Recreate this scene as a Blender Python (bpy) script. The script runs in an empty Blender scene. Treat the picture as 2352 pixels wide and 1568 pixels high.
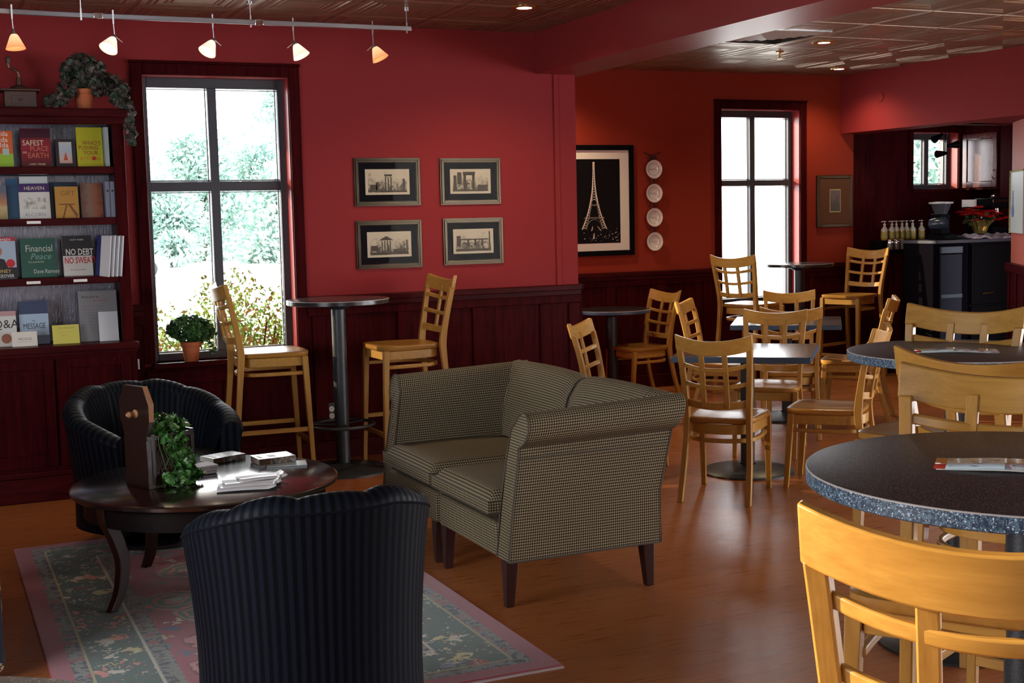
import bpy, math, random
from mathutils import Vector, Matrix
random.seed(7)
S = bpy.context.scene
COL = S.collection
PI = math.pi
R = math.radians

# ------------------------------------------------------------------ camera
CAMH = 1.58
yaw, pitch, roll = R(24.346), R(5.505), R(-1.295)
fw = Vector((math.sin(yaw)*math.cos(pitch), math.cos(yaw)*math.cos(pitch), -math.sin(pitch)))
rt0 = Vector((math.cos(yaw), -math.sin(yaw), 0)); up0 = rt0.cross(fw)
rt = rt0*math.cos(roll) + up0*math.sin(roll); up = -rt0*math.sin(roll) + up0*math.cos(roll)
cam = bpy.data.cameras.new('camera'); cam_o = bpy.data.objects.new('camera', cam); COL.objects.link(cam_o)
cam.sensor_width = 36; cam.lens = 36*2980.5/2352; cam.clip_start = .05; cam.clip_end = 400
M = Matrix((rt, up, -fw)).transposed().to_4x4(); M.translation = (0, 0, CAMH)
cam_o.matrix_world = M
S.camera = cam_o

# ------------------------------------------------------------------ world, sun, exposure
W = bpy.data.worlds.new('sky'); S.world = W; W.use_nodes = True
bg = W.node_tree.nodes['Background']; bg.inputs[0].default_value = (.93, .97, 1, 1); bg.inputs[1].default_value = 11.0
S.view_settings.view_transform = 'Standard'; S.view_settings.look = 'None'
S.view_settings.exposure = 0.0; S.view_settings.gamma = 1; S.view_settings.use_curve_mapping = False
sun = bpy.data.lights.new('sun', 'SUN'); sun.energy = 14; sun.angle = R(.6); sun.color = (1, .80, .50)
sun_o = bpy.data.objects.new('sun', sun); COL.objects.link(sun_o)
sun_o.rotation_euler = Vector((1, -.88, -.34)).to_track_quat('-Z', 'Y').to_euler()
S.cycles.use_denoising = True
S.cycles.max_bounces = 8; S.cycles.diffuse_bounces = 4; S.cycles.glossy_bounces = 4
S.cycles.transparent_max_bounces = 12; S.cycles.sample_clamp_indirect = 6
S.cycles.caustics_reflective = False; S.cycles.caustics_refractive = False

YN, YA, XB = 8.32, 10.2, 4.3       # main north wall, alcove north wall, corner between them
ZC = 2.85
def area(name, loc, d, w, h, power, color=(1, 1, 1), portal=False):
    l = bpy.data.lights.new(name, 'AREA'); l.shape = 'RECTANGLE'; l.size = w; l.size_y = h; l.energy = power; l.color = color
    if portal: l.cycles.is_portal = True
    o = bpy.data.objects.new(name, l); COL.objects.link(o); o.location = loc
    o.rotation_euler = Vector(d).to_track_quat('-Z', 'Z' if abs(d[2]) < .9 else 'Y').to_euler(); return o
# added fill before the closed south wall, standing in for unseen daylight and flash
area('added_fill_south', (.9, -2.3, 1.55), (.12, 1, -.08), 2.4, 1.9, 72, (.86, .93, 1))
area('portal_west_opening', (-2.5, 3.2, 1.6), (1, 0, 0), 2.8, 1.8, 1, portal=True)  # guides sky light through the unseen opening added in the west wall
area('portal_alcove_west_window', (XB-.2, 9.37, 1.6), (1, 0, 0), .95, 1.6, 1, portal=True)
area('added_fill_counter', (7.6, -1.6, 1.7), (-.1, 1, 0), 2.4, 1.8, 105, (1, .95, .88))  # second added fill, brightens the alcove; the wall behind it is solid
area('portal_main_window', (1.76, YN+.26, 1.6), (0, -1, 0), .95, 1.8, 1, portal=True)
area('portal_alcove_window', (7.2, YA+.26, 1.6), (0, -1, 0), .95, 1.8, 1, portal=True)
area('portal_kitchen_window', (9.32, YA+.26, 2.0), (0, -1, 0), .6, .6, 1, portal=True)

# ------------------------------------------------------------------ node helper
class G:
    def __init__(s, name):
        s.m = bpy.data.materials.new(name); s.m.use_nodes = True; s.nt = s.m.node_tree; s.nt.nodes.clear()
        s.out = s.nt.nodes.new('ShaderNodeOutputMaterial')
    def n(s, t, **k):
        nd = s.nt.nodes.new('ShaderNode'+t)
        for a, b in k.items(): setattr(nd, a, b)
        return nd
    def link(s, v, sock):
        if v is None: return
        if isinstance(v, bpy.types.NodeSocket): s.nt.links.new(v, sock)
        elif isinstance(v, (tuple, list)):
            sock.default_value = tuple(v) + ((1,) if len(v) == 3 and len(sock.default_value) == 4 else ())
        else: sock.default_value = v
    def math(s, op, a, b=0, c=0):
        nd = s.n('Math', operation=op); s.link(a, nd.inputs[0]); s.link(b, nd.inputs[1]); s.link(c, nd.inputs[2]); return nd.outputs[0]
    def mix(s, f, a, b, bt='MIX'):
        nd = s.n('MixRGB', blend_type=bt); s.link(f, nd.inputs[0]); s.link(a, nd.inputs[1]); s.link(b, nd.inputs[2]); return nd.outputs[0]
    def coord(s, w='Object', sc=None, rot=None, loc=None):
        o = s.n('TexCoord').outputs[w]
        if sc is not None or rot is not None or loc is not None:
            mp = s.n('Mapping'); s.link(o, mp.inputs[0])
            if sc is not None: mp.inputs['Scale'].default_value = sc if isinstance(sc, (tuple, list)) else (sc,)*3
            if rot is not None: mp.inputs['Rotation'].default_value = rot
            if loc is not None: mp.inputs['Location'].default_value = loc
            o = mp.outputs[0]
        return o
    def xyz(s, v):
        nd = s.n('SeparateXYZ'); s.link(v, nd.inputs[0]); return nd.outputs
    def noise(s, v, scale=5, detail=3, rough=.5, out=0, dist=0):
        nd = s.n('TexNoise'); s.link(v, nd.inputs['Vector']); nd.inputs['Scale'].default_value = scale
        nd.inputs['Detail'].default_value = detail; nd.inputs['Roughness'].default_value = rough; nd.inputs['Distortion'].default_value = dist
        return nd.outputs[out]
    def vor(s, v, scale=5, feat='F1', out='Distance', rnd=1):
        nd = s.n('TexVoronoi', feature=feat); s.link(v, nd.inputs['Vector']); nd.inputs['Scale'].default_value = scale
        nd.inputs['Randomness'].default_value = rnd; return nd.outputs[out]
    def ramp(s, f, stops, interp='LINEAR'):
        nd = s.n('ValToRGB'); s.link(f, nd.inputs[0]); cr = nd.color_ramp; cr.interpolation = interp
        while len(cr.elements) < len(stops): cr.elements.new(.5)
        for e, (p, c) in zip(cr.elements, stops):
            e.position = p; e.color = tuple(c)+(1,) if isinstance(c, (tuple, list)) else (c, c, c, 1)
        return nd.outputs[0]
    def bump(s, h, st=.3, d=.01):
        nd = s.n('Bump'); nd.inputs['Strength'].default_value = st; nd.inputs['Distance'].default_value = d; s.link(h, nd.inputs['Height']); return nd.outputs[0]
    def pbr(s, col=(.5, .5, .5), rough=.5, metal=0, nrm=None, spec=.5, coat=0, coat_r=.1, emit=None, es=0, sheen=0, trans=0, alpha=None):
        b = s.n('BsdfPrincipled')
        s.link(col, b.inputs['Base Color']); s.link(rough, b.inputs['Roughness']); s.link(metal, b.inputs['Metallic'])
        s.link(nrm, b.inputs['Normal']); s.link(spec, b.inputs['Specular IOR Level']); s.link(coat, b.inputs['Coat Weight'])
        b.inputs['Coat Roughness'].default_value = coat_r; s.link(sheen, b.inputs['Sheen Weight'])
        if emit is not None: s.link(emit, b.inputs['Emission Color']); s.link(es, b.inputs['Emission Strength'])
        if trans: s.link(trans, b.inputs['Transmission Weight'])
        s.nt.links.new(b.outputs[0], s.out.inputs[0]); return s.m
MATS = {}
def plain(name, col, rough=.5, metal=0, **k):
    if name not in MATS: MATS[name] = G(name).pbr(col, rough, metal, **k)
    return MATS[name]

def wood(name, c1, c2, rough=.35, axis=2, scale=1.0, coat=.3, bump=.05, spec=.5):
    g = G(name); st = [14, 14, 14]; st[axis] = 1.2
    v = g.coord('Object', sc=tuple(a*scale for a in st))
    n = g.noise(v, 3, 4, .55, dist=.6); n2 = g.noise(v, 14, 2, .5)
    f = g.math('ADD', g.math('MULTIPLY', n, .75), g.math('MULTIPLY', n2, .25))
    c = g.mix(g.ramp(f, [(.3, 0.), (.7, 1.)]), c1, c2)
    return g.pbr(c, rough, nrm=g.bump(n2, bump, .004), coat=coat, coat_r=.15, spec=spec)

oak_x = wood('chair_wood_x', (.34, .168, .031), (.50, .268, .060), .34, 0, coat=.1, spec=.3)
oak_z = wood('chair_wood_z', (.31, .150, .028), (.46, .240, .054), .34, 2, coat=.1, spec=.3)
oak_y = wood('chair_wood_y', (.32, .154, .029), (.47, .245, .055), .34, 1, coat=.1, spec=.3)
oak_seat = wood('chair_seat_wood', (.29, .132, .025), (.42, .205, .044), .30, 1, coat=.15)
cherry_z = wood('cherry_wood_z', (.020, .0018, .0026), (.060, .0050, .0062), .36, 2, .7, coat=.0, bump=.03, spec=.02)
cherry_x = wood('cherry_wood_x', (.022, .0020, .0026), (.066, .0056, .0066), .34, 0, .7, coat=.0, bump=.03, spec=.05)
espresso = wood('espresso_wood', (.008, .003, .003), (.014, .005, .005), .20, 0, .6, coat=1.0, bump=.0)
mahog = wood('mahogany_leg', (.022, .006, .005), (.045, .012, .009), .4, 2, coat=.05, spec=.25)

def wall_paint():
    g = G('red_wall_paint'); v = g.coord('Object')
    n = g.noise(v, 90, 3, .6); n2 = g.noise(v, 1.3, 2)
    c = g.mix(n2, (.240, .0235, .0270), (.268, .0275, .0305))
    return g.pbr(c, .7, nrm=g.bump(n, .12, .002), spec=.12)
def wall_paint2():
    g = G('rust_wall_paint'); v = g.coord('Object')
    n = g.noise(v, 90, 3, .6); n2 = g.noise(v, 1.3, 2)
    c = g.mix(n2, (.262, .0300, .0150), (.290, .0350, .0170))
    return g.pbr(c, .7, nrm=g.bump(n, .12, .002), spec=.12)
red, rust = wall_paint(), wall_paint2()

def tin_ceiling():
    g = G('tin_ceiling_tile'); v = g.coord('Object'); x, y, z = g.xyz(v)
    T = .61
    fx = g.math('ABSOLUTE', g.math('SUBTRACT', g.math('FRACT', g.math('DIVIDE', x, T)), .5))
    fy = g.math('ABSOLUTE', g.math('SUBTRACT', g.math('FRACT', g.math('DIVIDE', y, T)), .5))
    d = g.math('MAXIMUM', fx, fy)
    h = g.ramp(d, [(0, .25), (.18, .25), (.20, .9), (.225, .2), (.25, .95), (.275, .3), (.31, .35), (.33, 1.), (.36, .2), (.39, .9), (.42, .3), (.475, .3), (.485, 1.), (.5, .0)])
    mn = g.math('MINIMUM', fx, fy)
    nz = g.noise(v, 2.2, 3, .6)
    c = g.mix(nz, (.27, .205, .14), (.36, .28, .19))
    return g.pbr(c, .30, .5, nrm=g.bump(h, 1.0, .03), spec=.6)
ceil_m = tin_ceiling()

def floor_mat():
    g = G('laminate_floor'); v = g.coord('Object', rot=(0, 0, R(0)))
    br = g.n('TexBrick'); g.link(v, br.inputs['Vector']); br.inputs['Scale'].default_value = 1
    br.inputs['Brick Width'].default_value = 1.15; br.inputs['Row Height'].default_value = .095; br.inputs['Mortar Size'].default_value = .0012
    br.offset = .37; br.inputs['Color1'].default_value = (0, 0, 0, 1); br.inputs['Color2'].default_value = (1, 1, 1, 1); br.inputs['Mortar'].default_value = (.3, .3, .3, 1)
    br.inputs['Mortar Smooth'].default_value = .3; br.inputs['Bias'].default_value = 0
    grain = g.noise(g.coord('Object', sc=(1.3, 22, 1)), 3, 5, .6, dist=.4)
    a = g.mix(br.outputs[0], (.25, .072, .018), (.32, .098, .026))
    c = g.mix(g.ramp(grain, [(.3, 0.), (.75, 1.)]), a, (.40, .135, .040))
    c = g.mix(g.math('MULTIPLY', br.outputs['Fac'], .6), c, (.06, .02, .01))
    r = g.math('ADD', g.math('MULTIPLY', grain, .14), .22)
    return g.pbr(c, r, nrm=g.bump(grain, .05, .003), coat=.0, spec=.34)
floor_m = floor_mat()

def speck(name, a, b, c, scale, rough=.3, thr=.55):
    g = G(name); v = g.coord('Object')
    n = g.noise(v, scale, 2, .7); n2 = g.noise(v, scale*2.3, 1, .5)
    f = g.ramp(n, [(thr-.06, 0.), (thr+.06, 1.)]); f2 = g.ramp(n2, [(.62, 0.), (.68, 1.)])
    return g.pbr(g.mix(f2, g.mix(f, a, b), c), rough, spec=.5)
top_speck = speck('speckled_laminate_top', (.014, .011, .016), (.040, .032, .042), (.26, .22, .19), 170, .46)
edge_speck = speck('speckled_laminate_edge', (.016, .036, .066), (.085, .155, .225), (.62, .76, .84), 130, .42, .52)
edge_blue = plain('blue_grey_edge', (.035, .070, .125), .4)
top_dark = speck('dark_laminate_top', (.018, .018, .022), (.026, .025, .030), (.06, .06, .06), 260, .22)
blackmetal = speck('black_textured_metal', (.012, .016, .020), (.020, .027, .033), (.10, .13, .15), 300, .38)
rimline = plain('pale_edge_line', (.45, .42, .40), .4)
steel = plain('brushed_steel', (.50, .52, .55), .28, 1)
darksteel = plain('dark_steel', (.10, .10, .12), .3, 1)
chrome = plain('chrome', (.75, .75, .75), .1, 1)
brass = plain('brass', (.65, .42, .15), .25, 1)
black = plain('black_plastic', (.003, .0025, .004), .5, spec=.05)
blackmatte = plain('black_matte', (.010, .010, .012), .6)
white = plain('white_card', (.78, .78, .76), .5)
paper = plain('page_paper', (.70, .68, .62), .7)
alu = plain('dark_bronze_aluminium', (.060, .066, .082), .35, .3)
gasket = plain('glazing_bead', (.50, .54, .60), .4)
terra = plain('terracotta', (.50, .135, .045), .75)
soil = plain('soil', (.03, .018, .01), .9)
gold = plain('gold_frame', (.30, .19, .07), .32, .8)

def glass_mat(name='window_glass', tint=(1, 1, 1), k=.6):
    g = G(name); t = g.n('BsdfTransparent'); t.inputs[0].default_value = tint+(1,)
    gl = g.n('BsdfGlossy'); gl.inputs['Roughness'].default_value = .02
    fr = g.n('Fresnel'); fr.inputs[0].default_value = 1.45
    mx = g.n('MixShader'); g.nt.links.new(g.math('MULTIPLY', fr.outputs[0], k), mx.inputs[0]); g.nt.links.new(t.outputs[0], mx.inputs[1]); g.nt.links.new(gl.outputs[0], mx.inputs[2])
    g.nt.links.new(mx.outputs[0], g.out.inputs[0]); return g.m
glass = glass_mat()
frame_glass = glass_mat('picture_glass', (1, 1, 1), .05)
bottle_glass = glass_mat('clear_bottle_plastic', (.9, .9, .88))

def emis(name, col, st):
    g = G(name); return g.pbr(col, .4, emit=col, es=st)

def tweed():
    g = G('tan_check_tweed'); v = g.coord('UV'); x, y, z = g.xyz(v); k = 2*PI/.0115
    a = g.math('SINE', g.math('MULTIPLY', x, k)); b = g.math('SINE', g.math('MULTIPLY', y, k))
    f = g.ramp(g.math('MULTIPLY', g.math('ADD', g.math('MULTIPLY', g.math('ADD', a, b), .25), .5), 1), [(.42, 0.), (.60, 1.)])
    nz = g.noise(v, 500, 2)
    c = g.mix(f, (.011, .008, .005), (.35, .285, .18)); c = g.mix(.15, c, g.mix(nz, (.02, .015, .01), (.22, .18, .12)))
    return g.pbr(c, .9, nrm=g.bump(f, .35, .002), spec=.15)
tweed_m = tweed()
tweed_cord = plain('tweed_piping', (.075, .062, .045), .85)
def navy():
    g = G('navy_striped_fabric'); v = g.coord('UV'); x, y, z = g.xyz(v)
    s_ = g.math('SINE', g.math('MULTIPLY', x, 2*PI/.031)); f = g.ramp(g.math('MULTIPLY_ADD', s_, .5, .5), [(.36, 0.), (.64, 1.)])
    nz = g.noise(v, 300, 2)
    c = g.mix(f, (.0010, .0012, .0026), (.0066, .0100, .0175)); c = g.mix(.15, c, g.mix(nz, (.0015, .002, .004), (.006, .010, .019)))
    return g.pbr(c, g.math('MULTIPLY_ADD', f, -.18, .62), nrm=g.bump(nz, .25, .002), sheen=.0, spec=.07)
navy_m = navy()
navy_cord = plain('navy_piping', (.003, .004, .008), .8, spec=.1)

def leafm(name, a, b, rough=.4, sc=40):
    g = G(name); v = g.coord('Object'); n = g.noise(v, sc, 1)
    return g.pbr(g.mix(g.ramp(n, [(.35, 0.), (.65, 1.)]), a, b), rough, spec=.5)
ivy_m = leafm('ivy_leaves', (.020, .085, .018), (.080, .26, .050), .3)
sill_m = leafm('sill_plant_leaves', (.015, .060, .018), (.05, .17, .03), .4)
shelf_m = leafm('dusky_trailing_leaves', (.020, .045, .024), (.085, .062, .060), .5, 22)
poin_m = leafm('poinsettia_red', (.55, .006, .008), (.70, .014, .012), .5)
poin_g = leafm('poinsettia_green', (.010, .040, .010), (.03, .09, .02), .5)
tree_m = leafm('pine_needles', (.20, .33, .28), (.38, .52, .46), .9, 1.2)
bush_m = leafm('shrub_leaves', (.16, .34, .09), (.45, .60, .24), .9, 9)
stem_m = plain('brown_stem', (.09, .05, .03), .8)

def rug_mat():
    g = G('floral_rug_wool'); v = g.coord('Object'); x, y, z = g.xyz(v)
    W2, L2 = .82, 1.37
    d = g.math('MINIMUM', g.math('SUBTRACT', W2, g.math('ABSOLUTE', x)), g.math('SUBTRACT', L2, g.math('ABSOLUTE', y)))
    def lt(t): return g.math('LESS_THAN', d, t)
    def vc(sc, ramp_, seed=0, thr=.35, rnd=1, wb=.17, wn=30):
        vv = g.coord('Object', loc=(seed, seed*.7, 0)); wob = g.mix(wb, vv, g.noise(vv, wn, 3, out=1), 'ADD')
        nd = g.n('TexVoronoi'); g.link(wob, nd.inputs['Vector']); nd.inputs['Scale'].default_value = sc; nd.inputs['Randomness'].default_value = rnd
        hx = g.xyz(nd.outputs['Color'])[0]
        return g.math('LESS_THAN', nd.outputs['Distance'], thr), g.ramp(hx, ramp_, 'CONSTANT'), nd.outputs['Distance']
    yarn = g.noise(g.coord('Object', sc=(1, 6, 1)), 60, 2)
    rose = g.mix(yarn, (.21, .024, .046), (.34, .052, .078))
    teal = g.mix(yarn, (.014, .052, .044), (.048, .112, .092))
    grey = g.mix(yarn, (.10, .105, .10), (.21, .21, .185))
    cols = [(0, (.55, .20, .16)), (.22, (.50, .46, .22)), (.42, (.30, .025, .03)), (.58, (.50, .47, .40)), (.75, (.16, .20, .25)), (.88, (.55, .26, .28))]
    m1, c1, d1 = vc(8.5, cols, 0, .34); m2, c2, d2 = vc(19, [(0, (.50, .46, .35)), (.5, (.10, .02, .03)), (.75, (.45, .30, .12))], 3, .27)
    teal = g.mix(m2, g.mix(m1, teal, c1), c2)
    m3, c3, d3 = vc(20, [(0, (.012, .015, .05)), (.55, (.02, .04, .04)), (.8, (.26, .04, .05))], 5, .38, .4, .10, 40)
    greyb = g.mix(m3, grey, c3)
    # centre field: large medallions + small blossoms
    m4, c4, d4 = vc(2.9, [(0, (.035, .14, .11)), (.35, (.16, .018, .018)), (.7, (.06, .16, .12))], 1.3, .42, .6, .10, 9)
    ring = g.math('SINE', g.math('MULTIPLY', d4, 55)); pet = g.math('GREATER_THAN', g.math('ADD', ring, g.math('MULTIPLY', g.noise(v, 28, 3, .7), 4.4)), 2.35)
    med = g.mix(pet, c4, (.42, .15, .14)); med = g.mix(g.math('LESS_THAN', d4, .10), med, (.20, .34, .28)); med = g.mix(g.math('LESS_THAN', d4, .035), med, (.48, .10, .08))
    m5, c5, d5 = vc(8, [(0, (.50, .47, .36)), (.3, (.05, .13, .11)), (.5, (.40, .34, .20)), (.7, (.14, .03, .05)), (.85, (.07, .07, .15))], 7, .28)
    field = g.mix(m5, rose, c5); field = g.mix(m4, field, med)
    c = g.mix(lt(.425), field, greyb)
    line = g.math('LESS_THAN', g.math('ABSOLUTE', g.math('SUBTRACT', d, .352)), .006)
    c = g.mix(lt(.352), c, teal); c = g.mix(line, c, (.42, .40, .34))
    line2 = g.math('LESS_THAN', g.math('ABSOLUTE', g.math('SUBTRACT', d, .135)), .005)
    c = g.mix(lt(.135), c, greyb); c = g.mix(line2, c, (.33, .27, .14)); c = g.mix(lt(.075), c, rose)
    return g.pbr(c, .95, nrm=g.bump(g.noise(v, 400, 2), .5, .003), sheen=.3, spec=.1)
rug_m = rug_mat()
def floral_mat():
    g = G('navy_floral_upholstery'); v = g.coord('Object'); wob = g.mix(.12, v, g.noise(v, 12, 3, out=1), 'ADD')
    nd = g.n('TexVoronoi'); g.link(wob, nd.inputs['Vector']); nd.inputs['Scale'].default_value = 9
    c = g.ramp(g.xyz(nd.outputs['Color'])[0], [(0, (.50, .38, .22)), (.3, (.10, .20, .12)), (.5, (.45, .42, .32)), (.65, (.40, .14, .10)), (.8, (.20, .28, .34))], 'CONSTANT')
    n3 = g.math('GREATER_THAN', g.noise(v, 60, 3), .47)
    m_ = g.math('MULTIPLY', g.math('LESS_THAN', nd.outputs['Distance'], .42), n3)
    return g.pbr(g.mix(m_, (.010, .014, .030), c), .8)
floral_m = floral_mat()

# ------------------------------------------------------------------ mesh builder
class MB:
    def __init__(s): s.v = []; s.f = []; s.mi = []; s.uv = {}; s.cur = 0
    def add(s, vs, fs, uvs=None):
        b = len(s.v); s.v += [Vector(p) for p in vs]
        for k, f in enumerate(fs):
            if uvs: s.uv[len(s.f)] = [uvs[i] for i in f]
            s.f.append(tuple(i+b for i in f)); s.mi.append(s.cur)
        return s
    def box(s, c, d, rot=None, taper=1):
        x, y, z = d[0]/2, d[1]/2, d[2]/2
        vs = [Vector((i*x*(taper if k < 0 else 1), j*y*(taper if k < 0 else 1), k*z)) for k in (-1, 1) for j in (-1, 1) for i in (-1, 1)]
        if rot is not None: vs = [rot @ p for p in vs]
        vs = [p+Vector(c) for p in vs]
        return s.add(vs, [(0, 2, 3, 1), (4, 5, 7, 6), (0, 1, 5, 4), (2, 6, 7, 3), (0, 4, 6, 2), (1, 3, 7, 5)])
    def b2(s, x0, y0, z0, x1, y1, z1): return s.box(((x0+x1)/2, (y0+y1)/2, (z0+z1)/2), (x1-x0, y1-y0, z1-z0))
    def sweep(s, pts, u, hu, v, hv, closed=False):
        u, v = Vector(u), Vector(v); n = len(pts); vs = []
        for i, p in enumerate(pts):
            p = Vector(p); a = hu[i] if isinstance(hu, (list, tuple)) else hu; b = hv[i] if isinstance(hv, (list, tuple)) else hv
            vs += [p-u*a-v*b, p+u*a-v*b, p+u*a+v*b, p-u*a+v*b]
        fs = []
        for i in range(n if closed else n-1):
            j = (i+1) % n
            for k in range(4): fs.append((i*4+k, i*4+(k+1) % 4, j*4+(k+1) % 4, j*4+k))
        if not closed: fs += [(3, 2, 1, 0), tuple((n-1)*4+k for k in range(4))]
        return s.add(vs, fs)
    def band(s, pts, t, h, closed=False):           # flat-laid strip following a path in plan: thickness t across, height h in z
        n = len(pts); vs = []
        for i, p in enumerate(pts):
            p = Vector(p); a = Vector(pts[(i-1) % n] if (closed or i) else pts[0]); b = Vector(pts[(i+1) % n] if (closed or i < n-1) else pts[-1])
            d = b-a; d.z = 0; d.normalize(); q = Vector((-d.y, d.x, 0))*t/2; z = Vector((0, 0, h/2))
            vs += [p-q-z, p+q-z, p+q+z, p-q+z]
        fs = []
        for i in range(n if closed else n-1):
            j = (i+1) % n
            for k in range(4): fs.append((i*4+k, i*4+(k+1) % 4, j*4+(k+1) % 4, j*4+k))
        if not closed: fs += [(3, 2, 1, 0), tuple((n-1)*4+k for k in range(4))]
        return s.add(vs, fs)
    def tube(s, pts, r, n=10, closed=False):
        P = [Vector(p) for p in pts]; m = len(P); vs = []; up_ = Vector((0, 0, 1))
        for i, p in enumerate(P):
            d = (P[(i+1) % m] if (closed or i < m-1) else P[i]) - (P[(i-1) % m] if (closed or i) else P[i])
            d.normalize(); a = d.cross(up_)
            if a.length < .1: a = d.cross(Vector((1, 0, 0)))
            a.normalize(); b = a.cross(d); rr = r[i] if isinstance(r, (list, tuple)) else r
            vs += [p+(a*math.cos(2*PI*k/n)+b*math.sin(2*PI*k/n))*rr for k in range(n)]
        fs = [(i*n+k, i*n+(k+1) % n, ((i+1) % m)*n+(k+1) % n, ((i+1) % m)*n+k) for i in range(m if closed else m-1) for k in range(n)]
        if not closed: fs += [tuple(reversed(range(n))), tuple((m-1)*n+k for k in range(n))]
        return s.add(vs, fs)
    def lathe(s, prof, c=(0, 0, 0), n=32, axis=None, cap=True):
        q = Vector((0, 0, 1)).rotation_difference(Vector(axis)) if axis is not None else None; vs = []
        for r_, z in prof:
            for k in range(n):
                p = Vector((r_*math.cos(2*PI*k/n), r_*math.sin(2*PI*k/n), z))
                if q: p = q @ p
                vs.append(p+Vector(c))
        m = len(prof); fs = [(i*n+k, i*n+(k+1) % n, (i+1)*n+(k+1) % n, (i+1)*n+k) for i in range(m-1) for k in range(n)]
        if cap:
            if prof[0][0] > 1e-5: fs.append(tuple(reversed(range(n))))
            if prof[-1][0] > 1e-5: fs.append(tuple((m-1)*n+k for k in range(n)))
        return s.add(vs, fs)
    def grid(s, fn, nu, nv, uvf=None, closed=False):
        vs = [fn(i/nu, j/nv) for i in range(nu+1) for j in range(nv+1)]
        uvs = [uvf(i/nu, j/nv) for i in range(nu+1) for j in range(nv+1)] if uvf else None
        return s.add(vs, [(i*(nv+1)+j, (i+1)*(nv+1)+j, (i+1)*(nv+1)+j+1, i*(nv+1)+j+1) for i in range(nu) for j in range(nv)], uvs)
    def prism(s, poly, a, b, fn):                    # poly 2-D; fn(p, t) -> 3-D ; t=a/b
        n = len(poly); vs = [fn(p, a) for p in poly]+[fn(p, b) for p in poly]
        return s.add(vs, [tuple(reversed(range(n))), tuple(range(n, 2*n))]+[(i, (i+1) % n, (i+1) % n+n, i+n) for i in range(n)])
    def build(s, name, mats, parent=None, bevel=0, smooth=True, ang=35, seg=2, boxuv=False):
        me = bpy.data.meshes.new(name); me.from_pydata([tuple(p) for p in s.v], [], s.f)
        for m_ in (mats if isinstance(mats, (list, tuple)) else [mats]): me.materials.append(m_)
        for p, i in zip(me.polygons, s.mi): p.material_index = i
        if s.uv or boxuv:
            ul = me.uv_layers.new(name='UVMap')
            for p in me.polygons:
                given = s.uv.get(p.index)
                for k, li in enumerate(p.loop_indices):
                    if given: ul.data[li].uv = given[k]
                    else:
                        co = me.vertices[me.loops[li].vertex_index].co; n = p.normal
                        ax = max(range(3), key=lambda q: abs(n[q]))
                        ul.data[li].uv = ((co.y, co.z), (co.x, co.z), (co.x, co.y))[ax]
        me.validate()
        import bmesh
        bm = bmesh.new(); bm.from_mesh(me); bmesh.ops.recalc_face_normals(bm, faces=bm.faces); bm.to_mesh(me); bm.free()
        if smooth: me.shade_smooth(); me.set_sharp_from_angle(angle=R(ang))
        o = bpy.data.objects.new(name, me); COL.objects.link(o); o.parent = parent
        if bevel:
            b = o.modifiers.new('bevel', 'BEVEL'); b.width = bevel; b.segments = seg; b.limit_method = 'ANGLE'; b.angle_limit = R(40); b.harden_normals = False
        return o
def tag(o, label, cat, group=None):
    o['label'] = label; o['category'] = cat
    if group: o['group'] = group
    return o
def thing(name, label, cat, loc=(0, 0, 0), rot=0, group=None):
    o = bpy.data.objects.new(name, None); o.empty_display_size = .1; COL.objects.link(o); o.location = loc; o.rotation_euler = (0, 0, R(rot))
    return tag(o, label, cat, group)
def struct(o): o['kind'] = 'structure'; return o
def stuff(o, label, cat): o['kind'] = 'stuff'; return tag(o, label, cat)
KIDS = {}
def kids(o): return [c for c in o.children]
def copy_tree(o, parent=None):
    c = o.copy(); COL.objects.link(c); c.parent = parent
    for k in kids(o): copy_tree(k, c)
    return c
def dup(root, loc, rot, label, group=None):
    r = copy_tree(root); r.location = loc; r.rotation_euler = (0, 0, R(rot)); r['label'] = label
    if group: r['group'] = group
    return r
def text(s, size, mat, parent, loc, rot=(PI/2, 0, 0), name='lettering', align='LEFT', ext=.0004, xs=1, bold=0, shear=0):
    cu = bpy.data.curves.new('t', 'FONT'); cu.body = s; cu.size = size; cu.align_x = align; cu.extrude = ext; cu.offset = bold; cu.shear = shear; cu.resolution_u = 2
    to = bpy.data.objects.new('t', cu); me = bpy.data.meshes.new_from_object(to); bpy.data.objects.remove(to); bpy.data.curves.remove(cu)
    me.materials.clear(); me.materials.append(mat)
    for v in me.vertices: v.co.x *= xs
    o = bpy.data.objects.new(name, me); COL.objects.link(o); o.parent = parent; o.location = loc; o.rotation_euler = rot; return o
def smoothpts(P, n=6):
    P = [Vector(p) for p in P]; out = []
    for i in range(len(P)-1):
        a, b, c, d = P[max(i-1, 0)], P[i], P[i+1], P[min(i+2, len(P)-1)]
        for k in range(n):
            t = k/n; out.append(.5*((2*b)+(c-a)*t+(2*a-5*b+4*c-d)*t*t+(3*b-a-3*c+d)*t**3))
    return out+[P[-1]]
def lerp_prof(P, z):
    for (y0, z0), (y1, z1) in zip(P, P[1:]):
        if z <= z1: t = (z-z0)/(z1-z0); return y0+(y1-y0)*t
    return P[-1][0]

def fr(m, x0, z0, x1, z1, w, y0, y1, wt=None, wb=None):
    wt = w if wt is None else wt; wb = w if wb is None else wb
    m.b2(x0, y0, z0, x0+w, y1, z1); m.b2(x1-w, y0, z0, x1, y1, z1)
    if wt: m.b2(x0+w, y0, z1-wt, x1-w, y1, z1)
    if wb: m.b2(x0+w, y0, z0, x1-w, y1, z0+wb)
    return m
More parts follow.
